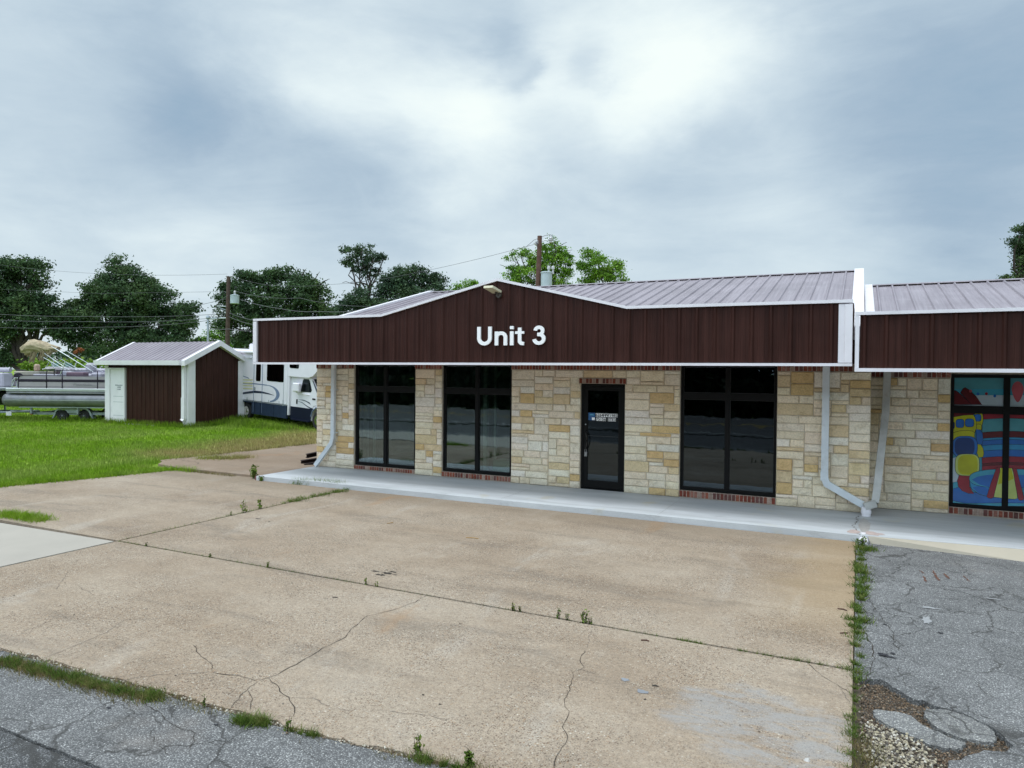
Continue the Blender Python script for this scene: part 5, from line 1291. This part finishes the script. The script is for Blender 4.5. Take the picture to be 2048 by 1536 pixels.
def tree(name,label,cat,lobes,D,base,mat,size=.2,per=26,group=None,clump=.6,trunk_r=.3,split=.45,thin=1.,rs=None,bare=(),gz=None):
    rs=rs or rng
    b=onD(base[0],base[1],D); b.z=hgt(b.x,b.y) if gz is None else gz
    e=empty(name,tuple(b),label,cat,group)
    # clip lobe points to a floor above ground
    pts=crownpts(lobes,D,per*3.4,clump=clump,rs=rs,thin=thin); pts=pts[pts[:,2]>.25]
    cr=leafmesh('crown',pts,size*.62,mat,e,origin=tuple(b),rs=rs)
    m=MB(); tops=[onD(x,y,D) for x,y,_,_ in lobes]; zt=max(t.z for t in tops); cx=sum(t.x for t in tops)/len(tops); cy=sum(t.y for t in tops)/len(tops)
    fork=b.lerp(Vector((cx,cy,b.z+(zt-b.z)*split)),.85); fork.z=b.z+(zt-b.z)*split*.8
    P=limb(m,b,fork,trunk_r*1.15,trunk_r*.8,6,.05)
    for t in tops:
        st=P[random.randint(3,6)]
        Q=limb(m,st,t+Vector((random.uniform(-.3,.3),random.uniform(-.3,.3),random.uniform(-.2,.4))),trunk_r*.45,.03,6,.16)
        for k in range(2):
            q=Q[random.randint(3,5)]; limb(m,q,q+Vector((random.uniform(-1,1),random.uniform(-1,1),random.uniform(0,1)))*1.3*min(1,D/60)**2,trunk_r*.15,.015,4,.2)
    for x0,y0,x1,y1 in bare: limb(m,onD(x0,y0,D),onD(x1,y1,D),.07,.012,6,.12)
    m.build('trunk',M['bark'],e,smooth=True)
    return e
GT='trees beyond the lots'
tree('live_oak','big dark oak with forked trunk at the left edge behind the boats','tree',
 [(35,528,30,17),(68,538,22,20),(5,545,35,30),(25,570,50,28),(80,562,18,20),(15,610,50,32),(60,610,40,25),(90,600,18,18),(-30,600,50,50),(20,650,45,24),(85,640,30,24),(105,625,14,14),(10,690,26,22),(5,720,30,18),(130,640,16,18)],60,(48,742),M['leafd'],.19,24,GT,.62,.42,.35,thin=.9,bare=((48,680,20,660),(52,675,95,640),(50,690,8,668)))
tree('live_oak','tallest dark rounded oak in the gap left of the shed','tree',
 [(235,528,16,12),(225,550,30,20),(262,548,28,20),(290,572,32,24),(212,585,45,28),(262,595,55,35),(318,600,35,30),(175,608,30,20),(160,630,40,28),(352,625,34,24),(378,618,12,18),(220,640,70,36),(300,650,70,36),(150,665,50,26),(370,655,22,24),(240,690,100,30),(340,690,60,24)],62,(262,748),M['leafd'],.19,24,GT,.62,.40,.4,thin=.95)
tree('live_oak','wide dark oak behind the transformer pole and the camper','tree',
 [(462,575,18,16),(455,600,16,20),(500,560,26,18),(545,552,30,17),(580,548,26,15),(612,562,20,18),(520,590,50,28),(590,590,45,28),(640,588,16,20),(480,630,40,28),(560,640,70,35),(630,625,30,28),(658,640,18,26),(450,650,14,26),(600,675,70,26),(510,680,60,22)],58,(560,735),M['leafd'],.19,24,GT,.6,.4,.4,thin=.95,bare=((600,560,612,538),(620,575,640,543),(640,570,660,558),(600,620,690,655),(560,640,700,675)))
tree('live_oak','tall scraggly oak with bare limbs rising left of the false front','tree',
 [(705,505,20,13),(728,498,18,10),(745,515,20,13),(698,525,16,11),(725,528,20,11),(768,512,10,9),(740,545,18,9),(712,540,12,6)],52,(742,720),M['leafm'],.13,20,GT,.36,.20,.62,thin=.6,bare=((738,580,725,545),(735,575,765,535),(738,560,745,520),(735,570,700,565),(730,575,705,545)))
tree('live_oak','spreading oak right of the scraggly one, above the false front','tree',
 [(795,550,24,20),(775,572,22,26),(812,560,26,22),(838,545,18,11),(850,565,24,18),(875,556,14,13),(885,572,10,8),(800,590,45,24),(845,588,35,14),(722,598,30,18),(700,618,26,20),(745,620,30,22),(770,620,40,22)],50,(790,720),M['leafm'],.15,24,GT,.48,.28,.45,thin=.8,bare=((740,600,750,640),(750,590,715,600)))
tree('ash_tree','bright green tree around the brown pole behind the gable','tree',
 [(1022,512,11,8),(1040,505,14,9),(1062,520,14,14),(1090,498,16,12),(1108,484,10,9),(1112,505,18,14),(1130,520,18,14),(1098,525,28,18),(1060,545,30,16),(1030,540,18,10),(1018,557,10,8),(1110,545,30,18),(1138,540,10,16),(1040,562,20,8),(1095,565,45,12),(1122,496,8,6)],60,(1090,735),M['leafb'],.14,22,GT,.42,.22,.5,thin=.62)
tree('ash_tree','smaller bright green tree to the right of the brown pole','tree',
 [(1178,508,16,10),(1195,512,12,12),(1170,530,16,14),(1200,530,24,16),(1225,535,16,14),(1236,528,5,6),(1205,555,32,16),(1175,555,22,14),(1235,550,8,8),(1250,562,5,4)],58,(1200,735),M['leafb'],.14,22,GT,.42,.2,.5,thin=.66)
tree('ash_tree','low bright green treetop peeking left of the gable peak','tree',[(915,578,14,8),(935,570,16,8),(950,568,6,5),(900,585,12,5)],66,(930,738),M['leafb'],.16,20,GT,.45,.18,.5,thin=.7)
tree('oak_tree','dark green tree cut off by the right edge above the roof','tree',[(2042,455,12,14),(2034,485,13,11),(2050,490,16,20),(2040,520,10,9),(2050,535,14,16),(2036,548,9,7),(2015,556,10,3),(2070,500,28,40),(2080,560,30,20)],30,(2075,745),M['leafd'],.085,20,GT,.22,.2,.5,thin=.9)
tree('ash_tree','small bright distant tree in the gap beside the transformer pole','tree',[(430,668,18,8),(448,678,14,8),(410,682,20,8),(385,688,18,8),(470,690,16,8),(420,694,30,8)],85,(430,730),M['leafb'],.2,16,GT,.6,.2,.4)
tree('shrub','rounded dark bush between the shed roof and the brown pole','shrub',[(425,700,20,14),(445,705,14,12),(410,712,16,10)],60,(428,728),M['leafd'],.15,18,GT,.45,.1,.4)
tree('shrub','orange dead foliage hanging below the tallest oak','shrub',[(156,702,5,3),(162,699,4,2),(152,705,3,3)],56,(160,735),M['leafo'],.09,12,GT,.2,.05,.5)
# far mass of trees closing the horizon, yellow-green brush
lob=[]; rs3=np.random.default_rng(5)
for i in range(150):
    x=-150+i*16; lob.append((x,722+rs3.uniform(-8,4),22,rs3.uniform(9,20)))
pts=crownpts(lob,95,14,clump=1.2,rs=rs3); pts=pts[pts[:,2]>0.]
tag(leafmesh('far_woods',pts,.35,M['leafm'],origin=(-80,60,0),rs=rs3),'distant line of woods low on the horizon','woods',kind='stuff')
lob=[(50+i*8,731+rs3.uniform(-3,3),7,rs3.uniform(5,9)) for i in range(24)]
pts=crownpts(lob,50,16,clump=.5,rs=rs3); pts=pts[pts[:,2]>0.]
tag(leafmesh('roadside_brush',pts,.13,M['leafy'],origin=(-42,34,0),rs=rs3),'bright yellow green brush behind the boat','brush',kind='stuff')
# woods across the road, mirrored in the shop windows
cs=[]
for i in range(150):
    x=-130+i*1.45+rs3.uniform(-1,1); y=-18.5-rs3.uniform(0,9); h=rs3.uniform(6,12)
    n=800; e=rs3.normal(size=(n,3)); e/=np.linalg.norm(e,axis=1,keepdims=True); e*=rs3.uniform(.5,1,(n,1))
    cs.append(np.array([x,y,h*.5])+e*np.array([3,2.6,h*.5]))
cs.append(np.stack([rs3.uniform(-120,60,26000),-16.2-rs3.uniform(0,1.8,26000),rs3.uniform(0,2.6,26000)*rs3.uniform(.4,1,26000)],1))
pts=np.concatenate(cs); pts=pts[pts[:,2]>0]
tag(leafmesh('woods_across_road',pts,.36,M['leafk'],origin=(-30,-30,0),rs=rs3),'dark woods across the road mirrored in the windows','woods',kind='stuff')
m=MB()
for i in range(40): x=-120+i*5.1+random.uniform(-1,1); y=-20-random.uniform(0,6); limb(m,(x,y,0),(x+random.uniform(-.5,.5),y,6),.25,.1)
tag(m.build('woods_trunks',M['bark']),'trunks of the woods across the road','woods',kind='stuff')

# grass blades
def blades(name,xy,z,h,w,mat,label,cat,lean=.5,origin=(0,0,0),tone=(.7,1.3),kind='stuff'):
    N=len(xy); a=rng.uniform(0,2*PI,N); hh=h*rng.uniform(.45,1.25,N); ww=w*rng.uniform(.7,1.3,N); la=rng.uniform(0,2*PI,N); ll=hh*lean*rng.uniform(.1,1,N)
    z=np.broadcast_to(z,(N,)); ax,ay=np.cos(a)*ww/2,np.sin(a)*ww/2
    p0=np.stack([xy[:,0]-ax,xy[:,1]-ay,z-.01],1); p1=np.stack([xy[:,0]+ax,xy[:,1]+ay,z-.01],1); p2=np.stack([xy[:,0]+np.cos(la)*ll,xy[:,1]+np.sin(la)*ll,z+hh],1)
    v=np.stack([p0,p1,p2],1).reshape(-1,3)-np.array(origin)
    me=bpy.data.meshes.new(name); me.vertices.add(3*N); me.vertices.foreach_set('co',v.ravel().astype(np.float32)); me.loops.add(3*N); me.loops.foreach_set('vertex_index',np.arange(3*N,dtype=np.int32))
    me.polygons.add(N); me.polygons.foreach_set('loop_start',np.arange(0,3*N,3,dtype=np.int32)); me.polygons.foreach_set('loop_total',np.full(N,3,dtype=np.int32)); me.update(calc_edges=True); me.materials.append(mat)
    ca=me.color_attributes.new('Col','FLOAT_COLOR','CORNER'); k=np.repeat(rng.uniform(tone[0],tone[1],(N,1)),3,0); ca.data.foreach_set('color',np.hstack([k,k,k,np.ones((3*N,1))]).ravel().astype(np.float32))
    o=bpy.data.objects.new(name,me); COL.objects.link(o); o.location=origin
    return tag(o,label,cat,kind=kind)
def edge_x(y): # right edge of the lawn
    return np.where(y<12.4,-15.75-(12.4-y)*.27,np.where(y<13.3,-16.9-(y-12.4)*.7,-17.45+(y-13.3)*.05))
N=230000
dist=18+50*rng.uniform(0,1,N)**1.7; ang=rng.uniform(math.radians(26),math.radians(66),N)
x=-np.sin(ang)*dist; y=np.cos(ang)*dist; k=(x<edge_x(y)+rng.normal(0,.10,N))&(y>6.9)&~((x>-32.6)&(x<-26.9)&(y>21.75)&(y<24.85)); x,y=x[k],y[k]
z=np.array([hgt(a,b) for a,b in zip(x,y)])-.01
dd=np.sqrt(x*x+y*y)
blades('lawn_grass',np.stack([x,y],1),z,.10,np.clip(dd*.0011,.012,.05),M['blade'],'short bright green grass of the lawn around the shed','grass')
# taller grass along shed walls, around trailer wheels and RV
def ring(pts,n,spread):
    out=[]
    for (a,b) in zip(pts[:-1],pts[1:]):
        L=math.dist(a,b); k=int(n*L); t=rng.uniform(0,1,k); out.append(np.stack([a[0]+(b[0]-a[0])*t+rng.normal(0,spread,k),a[1]+(b[1]-a[1])*t+rng.normal(0,spread,k)],1))
    return np.concatenate(out)
q=np.concatenate([ring([(-32.6,21.6),(-26.8,21.6)],260,.12),ring([(-26.75,21.6),(-26.75,24.9)],300,.14),ring([(-26.3,23.6),(-21.8,23.0)],200,.3),ring([(-38.5,19.2),(-33.5,22.2)],200,.35)])
zz=np.array([hgt(a,b) for a,b in q])
blades('tall_grass',q,zz,.26,.03,M['blade'],'taller unmown grass along the shed walls and trailer','grass',tone=(.5,1.1))
# tufts in joints and edges
def strip(name,pts,n,spread,h,w,mat,label,tone=(.7,1.3),z=0.,clump=True):
    q=ring(pts,n,spread)
    if clump: 
        f=np.array([mnoise.noise(Vector((a*1.6,b*1.6,3.3))) for a,b in q]); q=q[f>rng.uniform(-.35,.25,len(q))]
    return blades(name,q,z,h,w,mat,label,'weeds',lean=1.3,tone=tone)
P2=lambda *q:[onZ(x,y)[:2] for x,y in q]
def clumps(name,line,gaps,n,r,h,w,mats,label):
    """irregular mats of weeds along a line: overlapping clumps of random reach"""
    out=[];L=[0]
    for a,b in zip(line[:-1],line[1:]): L.append(L[-1]+math.dist(a,b))
    tot=L[-1]; k=int(tot/gaps)
    for i in range(k):
        t=tot*(i+random.uniform(.1,.9))/k; j=max(jj for jj in range(len(L)-1) if L[jj]<=t); f=(t-L[j])/(L[j+1]-L[j]); a,b=line[j],line[j+1]
        c=(a[0]+(b[0]-a[0])*f,a[1]+(b[1]-a[1])*f); rr_=r*random.choice([.25,.35,.5,.8,1.2]); m_=int(.62*n*rr_/r*random.uniform(.5,1.3))
        q=rng.normal(size=(m_,2))*rr_*.5; q[:,0]*=1.25; out.append(q+np.array(c)+rng.normal(size=2)*r*.25)
    q=np.concatenate(out)
    return blades(name,q,0.,h,w,mats,label,'weeds',lean=1.9,tone=(.45,1.35))
clumps('edge_grass',P2((1724,1085),(1722,1140),(1718,1190),(1714,1260)),.16,330,.11,.06,.010,M['weed'],'weeds filling the joint between concrete and asphalt near the walkway')
clumps('edge_grass',P2((1714,1262),(1714,1300),(1712,1345)),.18,230,.07,.05,.008,M['weed'],'weeds in the joint beside the concrete farther along')
clumps('edge_grass',P2((1712,1350),(1708,1400),(1705,1450),(1700,1536)),.12,130,.045,.04,.006,M['weed'],'thin weeds between the concrete edge and the broken asphalt')
strip('edge_grass',P2((1705,1470),(1740,1500),(1715,1560)),1500,.06,.04,.004,M['dry'],'brownish grass at the bottom beside the gravel hole')
clumps('edge_grass',P2((0,1322),(60,1338),(120,1352),(200,1374),(320,1396)),.05,330,.075,.045,.007,M['weed'],'thick grass strip at the lower left between concrete and asphalt')
strip('edge_grass',P2((0,1318),(60,1338),(120,1352),(200,1375),(310,1398)),1500,.06,.04,.006,M['dry'],'dry grass mixed in the lower left strip',clump=False)
strip('edge_grass',P2((320,1395),(410,1418),(480,1440),(620,1472),(760,1505),(980,1540)),420,.035,.05,.005,M['dry'],'dry stubble along the ragged slab edge')
clumps('edge_grass',P2((475,1440),(540,1448)),.05,420,.06,.055,.006,M['weed'],'dense grass clump on the slab edge left of centre')
clumps('edge_grass',P2((575,1462),(640,1474)),.06,300,.05,.045,.006,M['weed'],'low grass clump right of the dense one')
clumps('edge_grass',P2((830,1518),(960,1547)),.06,300,.05,.04,.006,M['weed'],'grass clump at the bottom edge of the photo')
clumps('joint_grass',[(-10.02,10.3),(-10.02,11.2),(-9.98,12.18)],.09,130,.13,.07,.010,M['weed'],'grass growing in the joint up to the walkway')
strip('joint_grass',P2((590,968),(640,970),(690,975)),600,.06,.16,.010,M['weed'],'leafy weeds along the walkway kerb',clump=False)
strip('joint_grass',[(-10.02,6.9),(-10.02,10.8)],110,.008,.05,.006,M['weed'],'sparse weeds in the side joint')
strip('joint_grass',[(-10,6.85),(0,6.85)],90,.008,.028,.005,M['weed'],'sparse weeds in the long joint')
clumps('joint_grass',[(-1.0,6.85),(-.03,6.85)],.07,70,.035,.03,.005,M['weed'],'grass in the right end of the long joint')
strip('joint_grass',[(-1.55,6.85),(-1.3,6.85)],450,.014,.032,.005,M['weed'],'short grass run in the long joint',clump=False)
strip('joint_grass',P2((0,1030),(45,1035),(85,1042)),1600,.10,.11,.010,M['blade'],'patch of grass between slab and pale concrete',clump=False)
strip('joint_grass',[(-16.95,8.4),(-16.3,10.6),(-15.9,12.35),(-15.1,12.42)],380,.10,.14,.012,M['blade'],'rough grass edge of the left slab',clump=False)
strip('joint_grass',[(-15.3,12.38),(-13.6,12.33)],260,.03,.08,.010,M['dry'],'dry weeds under the apron edge')
strip('joint_grass',[(-16.9,14.1),(-16.2,14.4),(-15.9,14.9)],900,.14,.13,.012,M['blade'],'green tuft growing through the apron',clump=False,z=.05)
strip('joint_grass',[(-17.4,13.3),(-17.3,15),(-17.0,19)],350,.12,.12,.014,M['dry'],'straw coloured edge beside the apron',z=.0)
# individual weed plants
def weed(x,y,z,h,ns,label,mat='weed',bush=False,leafs=.018):
    e=empty('weed_plant',(x,y,z),label,'weed','weeds sprouting from the paving joints')
    m=MB(); L=[]
    for i in range(ns):
        a=random.uniform(0,2*PI); r=random.uniform(.0,.35 if bush else .18)*h; hh=h*random.uniform(.6,1.)
        p0=Vector((x+random.uniform(-.03,.03)*h*5,y+random.uniform(-.01,.01),z-.01)); p2=p0+Vector((math.cos(a)*r,math.sin(a)*r,hh)); p1=p0.lerp(p2,.5)+Vector((math.cos(a)*r*.1,0,hh*.08))
        m.tube([p0,p1,p2],[.003,.0025,.001],4)
        for k in range(9 if not bush else 14):
            t=random.uniform(.15,1.); q=p0.lerp(p2,t); L.append([q.x+random.uniform(-1,1)*leafs*1.3,q.y+random.uniform(-1,1)*leafs*1.3,q.z+random.uniform(-.5,.5)*leafs])
    m.build('stem',M['weed'],e); leafmesh('leaf',np.array(L),leafs,M[mat],e,origin=(x,y,z))
WL=[(455,1030,.12,3,'short weed at the left of three in the side joint'),(478,1024,.26,4,'tallest spindly weed in the side joint'),(508,1016,.24,5,'leafy weed right of the tallest one in the side joint'),
 (535,1135,.10,6,'small round weed in the long joint, left part'),(425,1113,.06,5,'low brownish weed near the corner of three slabs'),(735,1168,.10,4,'weed in the long joint just below the black spill'),(760,1170,.11,2,'single upright weed right of the black spill'),
 (1030,1217,.11,5,'bushy weed in the middle of the long joint'),(1045,1220,.09,4,'weed touching the bushy one on its right'),(1122,1232,.12,4,'first weed of the pair right of the middle'),(1138,1236,.09,4,'weed between two taller ones in the long joint'),
 (1172,1241,.15,7,'largest weed in the long joint'),(1186,1244,.10,4,'weed just right of the largest one'),(835,1506,.17,4,'tall upright weed at the bottom edge'),(938,1533,.17,7,'spreading weed at the bottom edge right of the upright one'),(410,1412,.10,4,'weed standing on the ragged slab edge'),(575,1460,.12,4,'weed above the low grass clump'),
 (1723,1095,.20,8,'bushy weed at the drain outlet'),(1780,1082,.06,7,'flat weed on the ramp foot'),(300,1090,.07,5,'weed tuft just past the slab corner'),(745,980,.10,4,'weed below the kerb of the walkway, left one'),(845,993,.09,3,'weed below the kerb of the walkway, right one')]
for x,y,h,n,l in WL:
    p=onZ(x,y)
    p=(p[0],6.85) if abs(p[1]-6.85)<.2 and p[0]>-9.6 else (-10.02,p[1]) if abs(p[0]+10.02)<.3 and p[1]>7.5 else p
    weed(p[0],p[1],0,h,n,l,leafs=max(.009,h*.10))
p=onZ(508,957); weed(p[0],p[1],0,.36,14,'round dark bush at the left end of the walkway','weed',True,.03)
p=onZ(522,962); weed(p[0],p[1],0,.14,7,'small weed against the walkway corner','weed',True,.02)

# gravel, asphalt pieces, twigs
def rock(m,x,y,z,r,col,flat=.6):
    n=6; a0=random.uniform(0,6); k=[random.uniform(.7,1.2) for _ in range(n)]
    vs=[(x+r*k[i]*math.cos(a0+2*PI*i/n),y+r*k[i]*math.sin(a0+2*PI*i/n),z) for i in range(n)]+[(x+r*.6*k[i]*math.cos(a0+2*PI*i/n),y+r*.6*k[i]*math.sin(a0+2*PI*i/n),z+r*flat) for i in range(n)]
    m.add(vs,[tuple(range(n,2*n))]+[(i,(i+1)%n,n+(i+1)%n,n+i) for i in range(n)],0,col)
def inpoly(x,y,P):
    c=False;j=len(P)-1
    for i in range(len(P)):
        if (P[i][1]>y)!=(P[j][1]>y) and x<(P[j][0]-P[i][0])*(y-P[i][1])/(P[j][1]-P[i][1])+P[i][0]: c=not c
        j=i
    return c
m=MB(); HP=hole+[(0,4.28)]; cnt=0
pale=P2((1730,1430),(1800,1455),(1860,1490),(1880,1536),(1870,1600),(1750,1600),(1735,1500))
while cnt<9000:
    x=random.uniform(.0,1.03); y=random.uniform(4.3,6.77)
    if not inpoly(x,y,HP): continue
    cnt+=1; lt=inpoly(x+random.gauss(0,.035),y+random.gauss(0,.035),pale) and random.random()<.8
    if lt: c=random.choice([(.52,.47,.36),(.46,.41,.30),(.62,.59,.53),(.34,.30,.24),(.16,.14,.12),(.42,.37,.28),(.10,.09,.08)])
    else: c=random.choice([(.19,.13,.09),(.25,.17,.11),(.11,.085,.065),(.09,.075,.06),(.30,.24,.18),(.15,.11,.08),(.14,.13,.12)])
    rock(m,x,y,-.062 + (random.uniform(0,.035) if lt else random.uniform(0,.02)),random.uniform(.005,.014) if lt else random.uniform(.003,.009),c)
tag(m.build('gravel',M['stonew'],recalc=False),'loose pale and brown gravel in the broken asphalt hole','gravel',kind='stuff')
def aslab(name,px,z0,z1,label):
    P=jag([Vector(onZ(a,b)[:2]) for a,b in px+[px[0]]],.011,.025)[:-1]; c=sum(P,Vector((0,0)))/len(P)
    m=MB(); m.prism([(p.x,p.y,z0) for p in P],(0,0,z1-z0)); tag(m.build(name,M['worn2'],origin=(c.x,c.y,z0)),label,'asphalt piece','broken asphalt pieces in the hole')
M['worn2']=mat_asphalt('paler_asphalt_piece',(.27,.268,.255),(.36,.355,.335),85,.13)
aslab('asphalt_chunk',[(1748,1413),(1775,1415),(1800,1418),(1822,1425),(1840,1440),(1870,1455),(1900,1468),(1930,1478),(1925,1490),(1895,1490),(1860,1482),(1830,1468),(1800,1455),(1768,1440),(1750,1428)],-.060,-.024,'long tapered piece of broken asphalt lying in the gravel hole')
aslab('asphalt_chunk',[(1852,1412),(1890,1414),(1930,1424),(1965,1440),(1985,1455),(1994,1468),(1988,1480),(1960,1476),(1920,1470),(1890,1458),(1862,1442),(1848,1425)],-.060,-.020,'rounded paler piece of broken asphalt right of the long one')
# crumbs along the ragged slab edge
m=MB()
for i in range(1500):
    t=random.uniform(0,1); a,b=fe[int(t*(len(fe)-2))],fe[int(t*(len(fe)-2))+1]; p=a.lerp(b,random.random()); 
    if p.x<-7.5: continue
    c=random.choice([(.5,.46,.38),(.62,.58,.5),(.3,.24,.18),(.2,.15,.11)]); rock(m,p.x,p.y-abs(random.gauss(0,.035))+.01,-.015 if random.random()<.8 else .0,random.uniform(.004,.012),c)
for i in range(260): rock(m,random.uniform(0.02,.09),random.uniform(4.4,12.1),-.03,random.uniform(.006,.014),random.choice([(.1,.08,.06),(.3,.26,.22),(.2,.15,.1)]))
tag(m.build('rubble',M['stonew'],recalc=False),'crumbled grit along the slab edges','gravel',kind='stuff')
def twig(x0,y0,x1,y1,r,mat,label,name='twig'):
    a=Vector(onZ(x0,y0,.006)); b=Vector(onZ(x1,y1,.006)); m=MB(); m.tube([a,a.lerp(b,.5)+Vector((.01,.01,.004)),b],r,5); tag(m.build(name,M[mat],origin=tuple(a)),label,'twig')
M['twig']=simple('tan_twig',(.42,.26,.10),.9)
twig(932,1075,957,1077,.006,'twig','thin tan stick lying on the middle slab'); twig(774,1047,786,1045,.006,'twig','short tan stick near the walkway on the middle slab'); twig(1282,1280,1298,1282,.007,'wood','dark curved twig below the long joint')
twig(1675,1217,1694,1221,.008,'wood','dark twig lying near the right weeds, upper one'); twig(1680,1266,1696,1266,.006,'wood','dark twig near the right weeds, lower one')
m=MB(); p=onZ(1614,1521); rock(m,p[0],p[1],.0,.02,(.6,.6,.6)); tag(m.build('pebble',M['stonew'],origin=(p[0],p[1],0)),'single white pebble on the grey patch at the bottom right','pebble')

# ------------------------------------------------------------------ poles and wires
def pole(px,ytop,D,label,r=.14):
    t=onD(px,ytop,D); b=Vector((t.x,t.y,0)); e=empty('utility_pole',(b.x,b.y,0),label,'utility pole')
    return t,b,e
t1,b1,e1=pole(457,553,50,'brown wooden utility pole with one grey transformer behind the shed')
m=MB(); m.tube([b1-Vector((0,0,.3))+Vector(_r)*(-.12),t1],[.19,.13],12); m.build('pole_shaft',M['wood2'],e1,smooth='auto')
def at1(x,y,D=50): return onD(x,y,D)
m=MB(); c=at1(469.5,592,49.6); m.lathe(c-Vector((0,0,.55)),(0,0,1),[(0,.26),(.02,.30),(.55,.30),(.56,.32),(.60,.32),(.64,.2),(.66,.05)],18); tx=m.build('transformer',M['xfmr'],e1,smooth='auto')
m=MB(); m.lathe(c+Vector((0,0,.1)),(0,0,1),[(0,.05),(.12,.09),(.15,.05),(.2,.09),(.25,.05),(.3,.06)],10); m.build('bushing',M['porc'],tx,smooth='auto')
m=MB()
for x in (454.5,463): p=at1(x,550); m.lathe(p-Vector((0,0,.5)),(0,0,1),[(0,.03),(.35,.03),(.36,.10),(.42,.12),(.46,.08),(.5,.03)],10)
m.build('insulator',M['porc'],e1)
m=MB(); m.tube([at1(455,613),at1(434,612)],.03,6); m.tube([at1(456,622),at1(434,613)],.02,5); m.tube([at1(457,636),at1(425,637)],.05,6); m.bbox(tuple(at1(428,637)-Vector((.4,.1,.06))),tuple(at1(428,637)+Vector((.4,.1,.06))),.02)
m.build('bracket',M['galv'],e1)
t2_,b2_,e2=pole(1079.5,472,38,'reddish brown utility pole with a transformer rising behind the gable')
m=MB(); m.tube([b2_-Vector((0,0,.3))-Vector(_r)*.25,t2_],[.19,.125],12); m.build('pole_shaft',M['wood'],e2,smooth='auto')
def at2(x,y,D=38): return onD(x,y,D)
m=MB(); c=at2(1093,546,37.7); m.lathe(c-Vector((0,0,1.0)),(0,0,1),[(0,.28),(.02,.30),(.98,.30),(.99,.325),(1.03,.325),(1.06,.28),(1.08,.1)],20); tx=m.build('transformer',M['xfmr'],e2,smooth='auto')
for x in (1097.5,1106):
    m=MB(); p=at2(x,548,37.6); m.lathe(p,(0,0,1),[(0,.05),(.25,.05),(.26,.09),(.36,.095),(.42,.07),(.44,.02)],10); m.build('bushing',M['porc'],tx,smooth='auto')
m=MB(); p=at2(1071,490); 
for dx,dy in ((0,0),(3.5,-4)): q=at2(1070+dx,490+dy); m.lathe(q,Vector(at2(1076,484)-q),[(0,.03),(.02,.14),(.06,.15),(.08,.04),(.12,.13),(.15,.04)],12)
m.lathe(at2(1101,486),(0.1,0,1),[(0,.05),(.05,.11),(.1,.06),(.15,.12),(.2,.06),(.25,.11),(.32,.05),(.4,.03)],10); m.build('insulator',M['porc'],e2,smooth='auto')
m=MB(); m.tube([at2(1084,482),at2(1099,478)],.03,6); m.tube([at2(1104,471),at2(1108,475),at2(1106,482)],.03,6); m.build('bracket',M['galv'],e2)
m=MB(); 
for (cx,cy,rr_) in ((1062,549,5),(1064,551,4)):
    m.tube([at2(cx+rr_*math.cos(a),cy+rr_*1.1*math.sin(a)) for a in [2*PI*i/14 for i in range(15)]],.012,5)
m.tube([at2(1066,553),at2(1074,557),at2(1081,561)],.018,5); m.tube([at2(1068,556),at2(1078,564)],.015,5); m.tube([at2(1068,541),at2(1068,556)],.01,5); m.build('cable_coil',M['porc'],e2)
t3=onD(416,637,42); e3=empty('service_mast',(t3.x,t3.y,0),'slim pale metal service mast behind the shed roof','mast')
m=MB(); m.tube([(t3.x,t3.y,-.2),tuple(t3)],.065,10); m.build('mast_tube',M['galv'],e3,smooth='auto'); m=MB(); m.lathe(t3-Vector((0,0,.05)),(0,0,1),[(0,.08),(.1,.12),(.2,.1),(.25,.02)],10); m.build('mast_cap',M['galv'],e3)
def wire(label,*pts,r=.012,sag=0.):
    P=[onD(*p) for p in pts]; Q=[]
    for a,b in zip(P[:-1],P[1:]):
        n=14
        for i in range(n): t=i/n; q=a.lerp(b,t); q.z-=sag*4*t*(1-t); Q.append(q)
    Q.append(P[-1]); m=MB(); m.tube(Q,r,5); tag(m.build('overhead_wire',M['wire'],origin=tuple(Q[0])),label,'wire','overhead wires')
wire('highest wire running left from the shed pole',(455,548,50),(-60,521,60),sag=.5,r=.009)
wire('wire crossing the left oaks at mid height and ending at the pole',(457,583,50),(200,587,55),(-60,576,60),r=.009)
wire('upper of the thick wires crossing the left trees',(457,627,50),(200,633,50),(-60,625,52),r=.016,sag=.1)
wire('middle wire of the bundle crossing the left trees',(416,637,42),(180,643,45),(-60,636,48),r=.014,sag=.1)
wire('lowest wire crossing the left trees above the boat canopy',(416,641,42),(215,654,46),(-60,653,48),r=.014,sag=.1)
wire('wire from the shed pole top drooping right through the oak',(463,549,50),(500,563,50),(560,571,50),(660,569,48),(800,552,44),(1068,489,38),r=.010,sag=.08)
wire('wire passing behind the wide oak below the transformer',(470,582,50),(600,596,48),(760,612,46),r=.012,sag=.2)
wire('thick cable from the transformer to the right',(476,597,50),(560,617,48),(640,623,47),(740,618,46),r=.02,sag=.1)
wire('upper cable of the pair dropping right behind the white fascia end',(457,625,50),(520,642,48),(620,668,46),r=.02,sag=.1)
wire('lower cable of the pair dropping right behind the white fascia end',(457,633,50),(520,651,48),(620,676,46),r=.02,sag=.1)
wire('pale low cable from the mast to the right',(420,656,42),(457,658,42),(520,662,42),(640,668,42),r=.018,sag=.05)
wire('slack wire between the mast head and the pole',(418,640,42),(440,600,46),(457,590,50),r=.008)
wire('wire rising left to right toward the shed pole in the sky gap',(380,615,55),(442,600,50),(457,597,50),r=.014)
wire('thin wire looping over the brown pole top',(1052,494,38),(1068,480,38),(1079,476,38),(1090,471,38),(1100,469,38),(1105,472,38),r=.012)
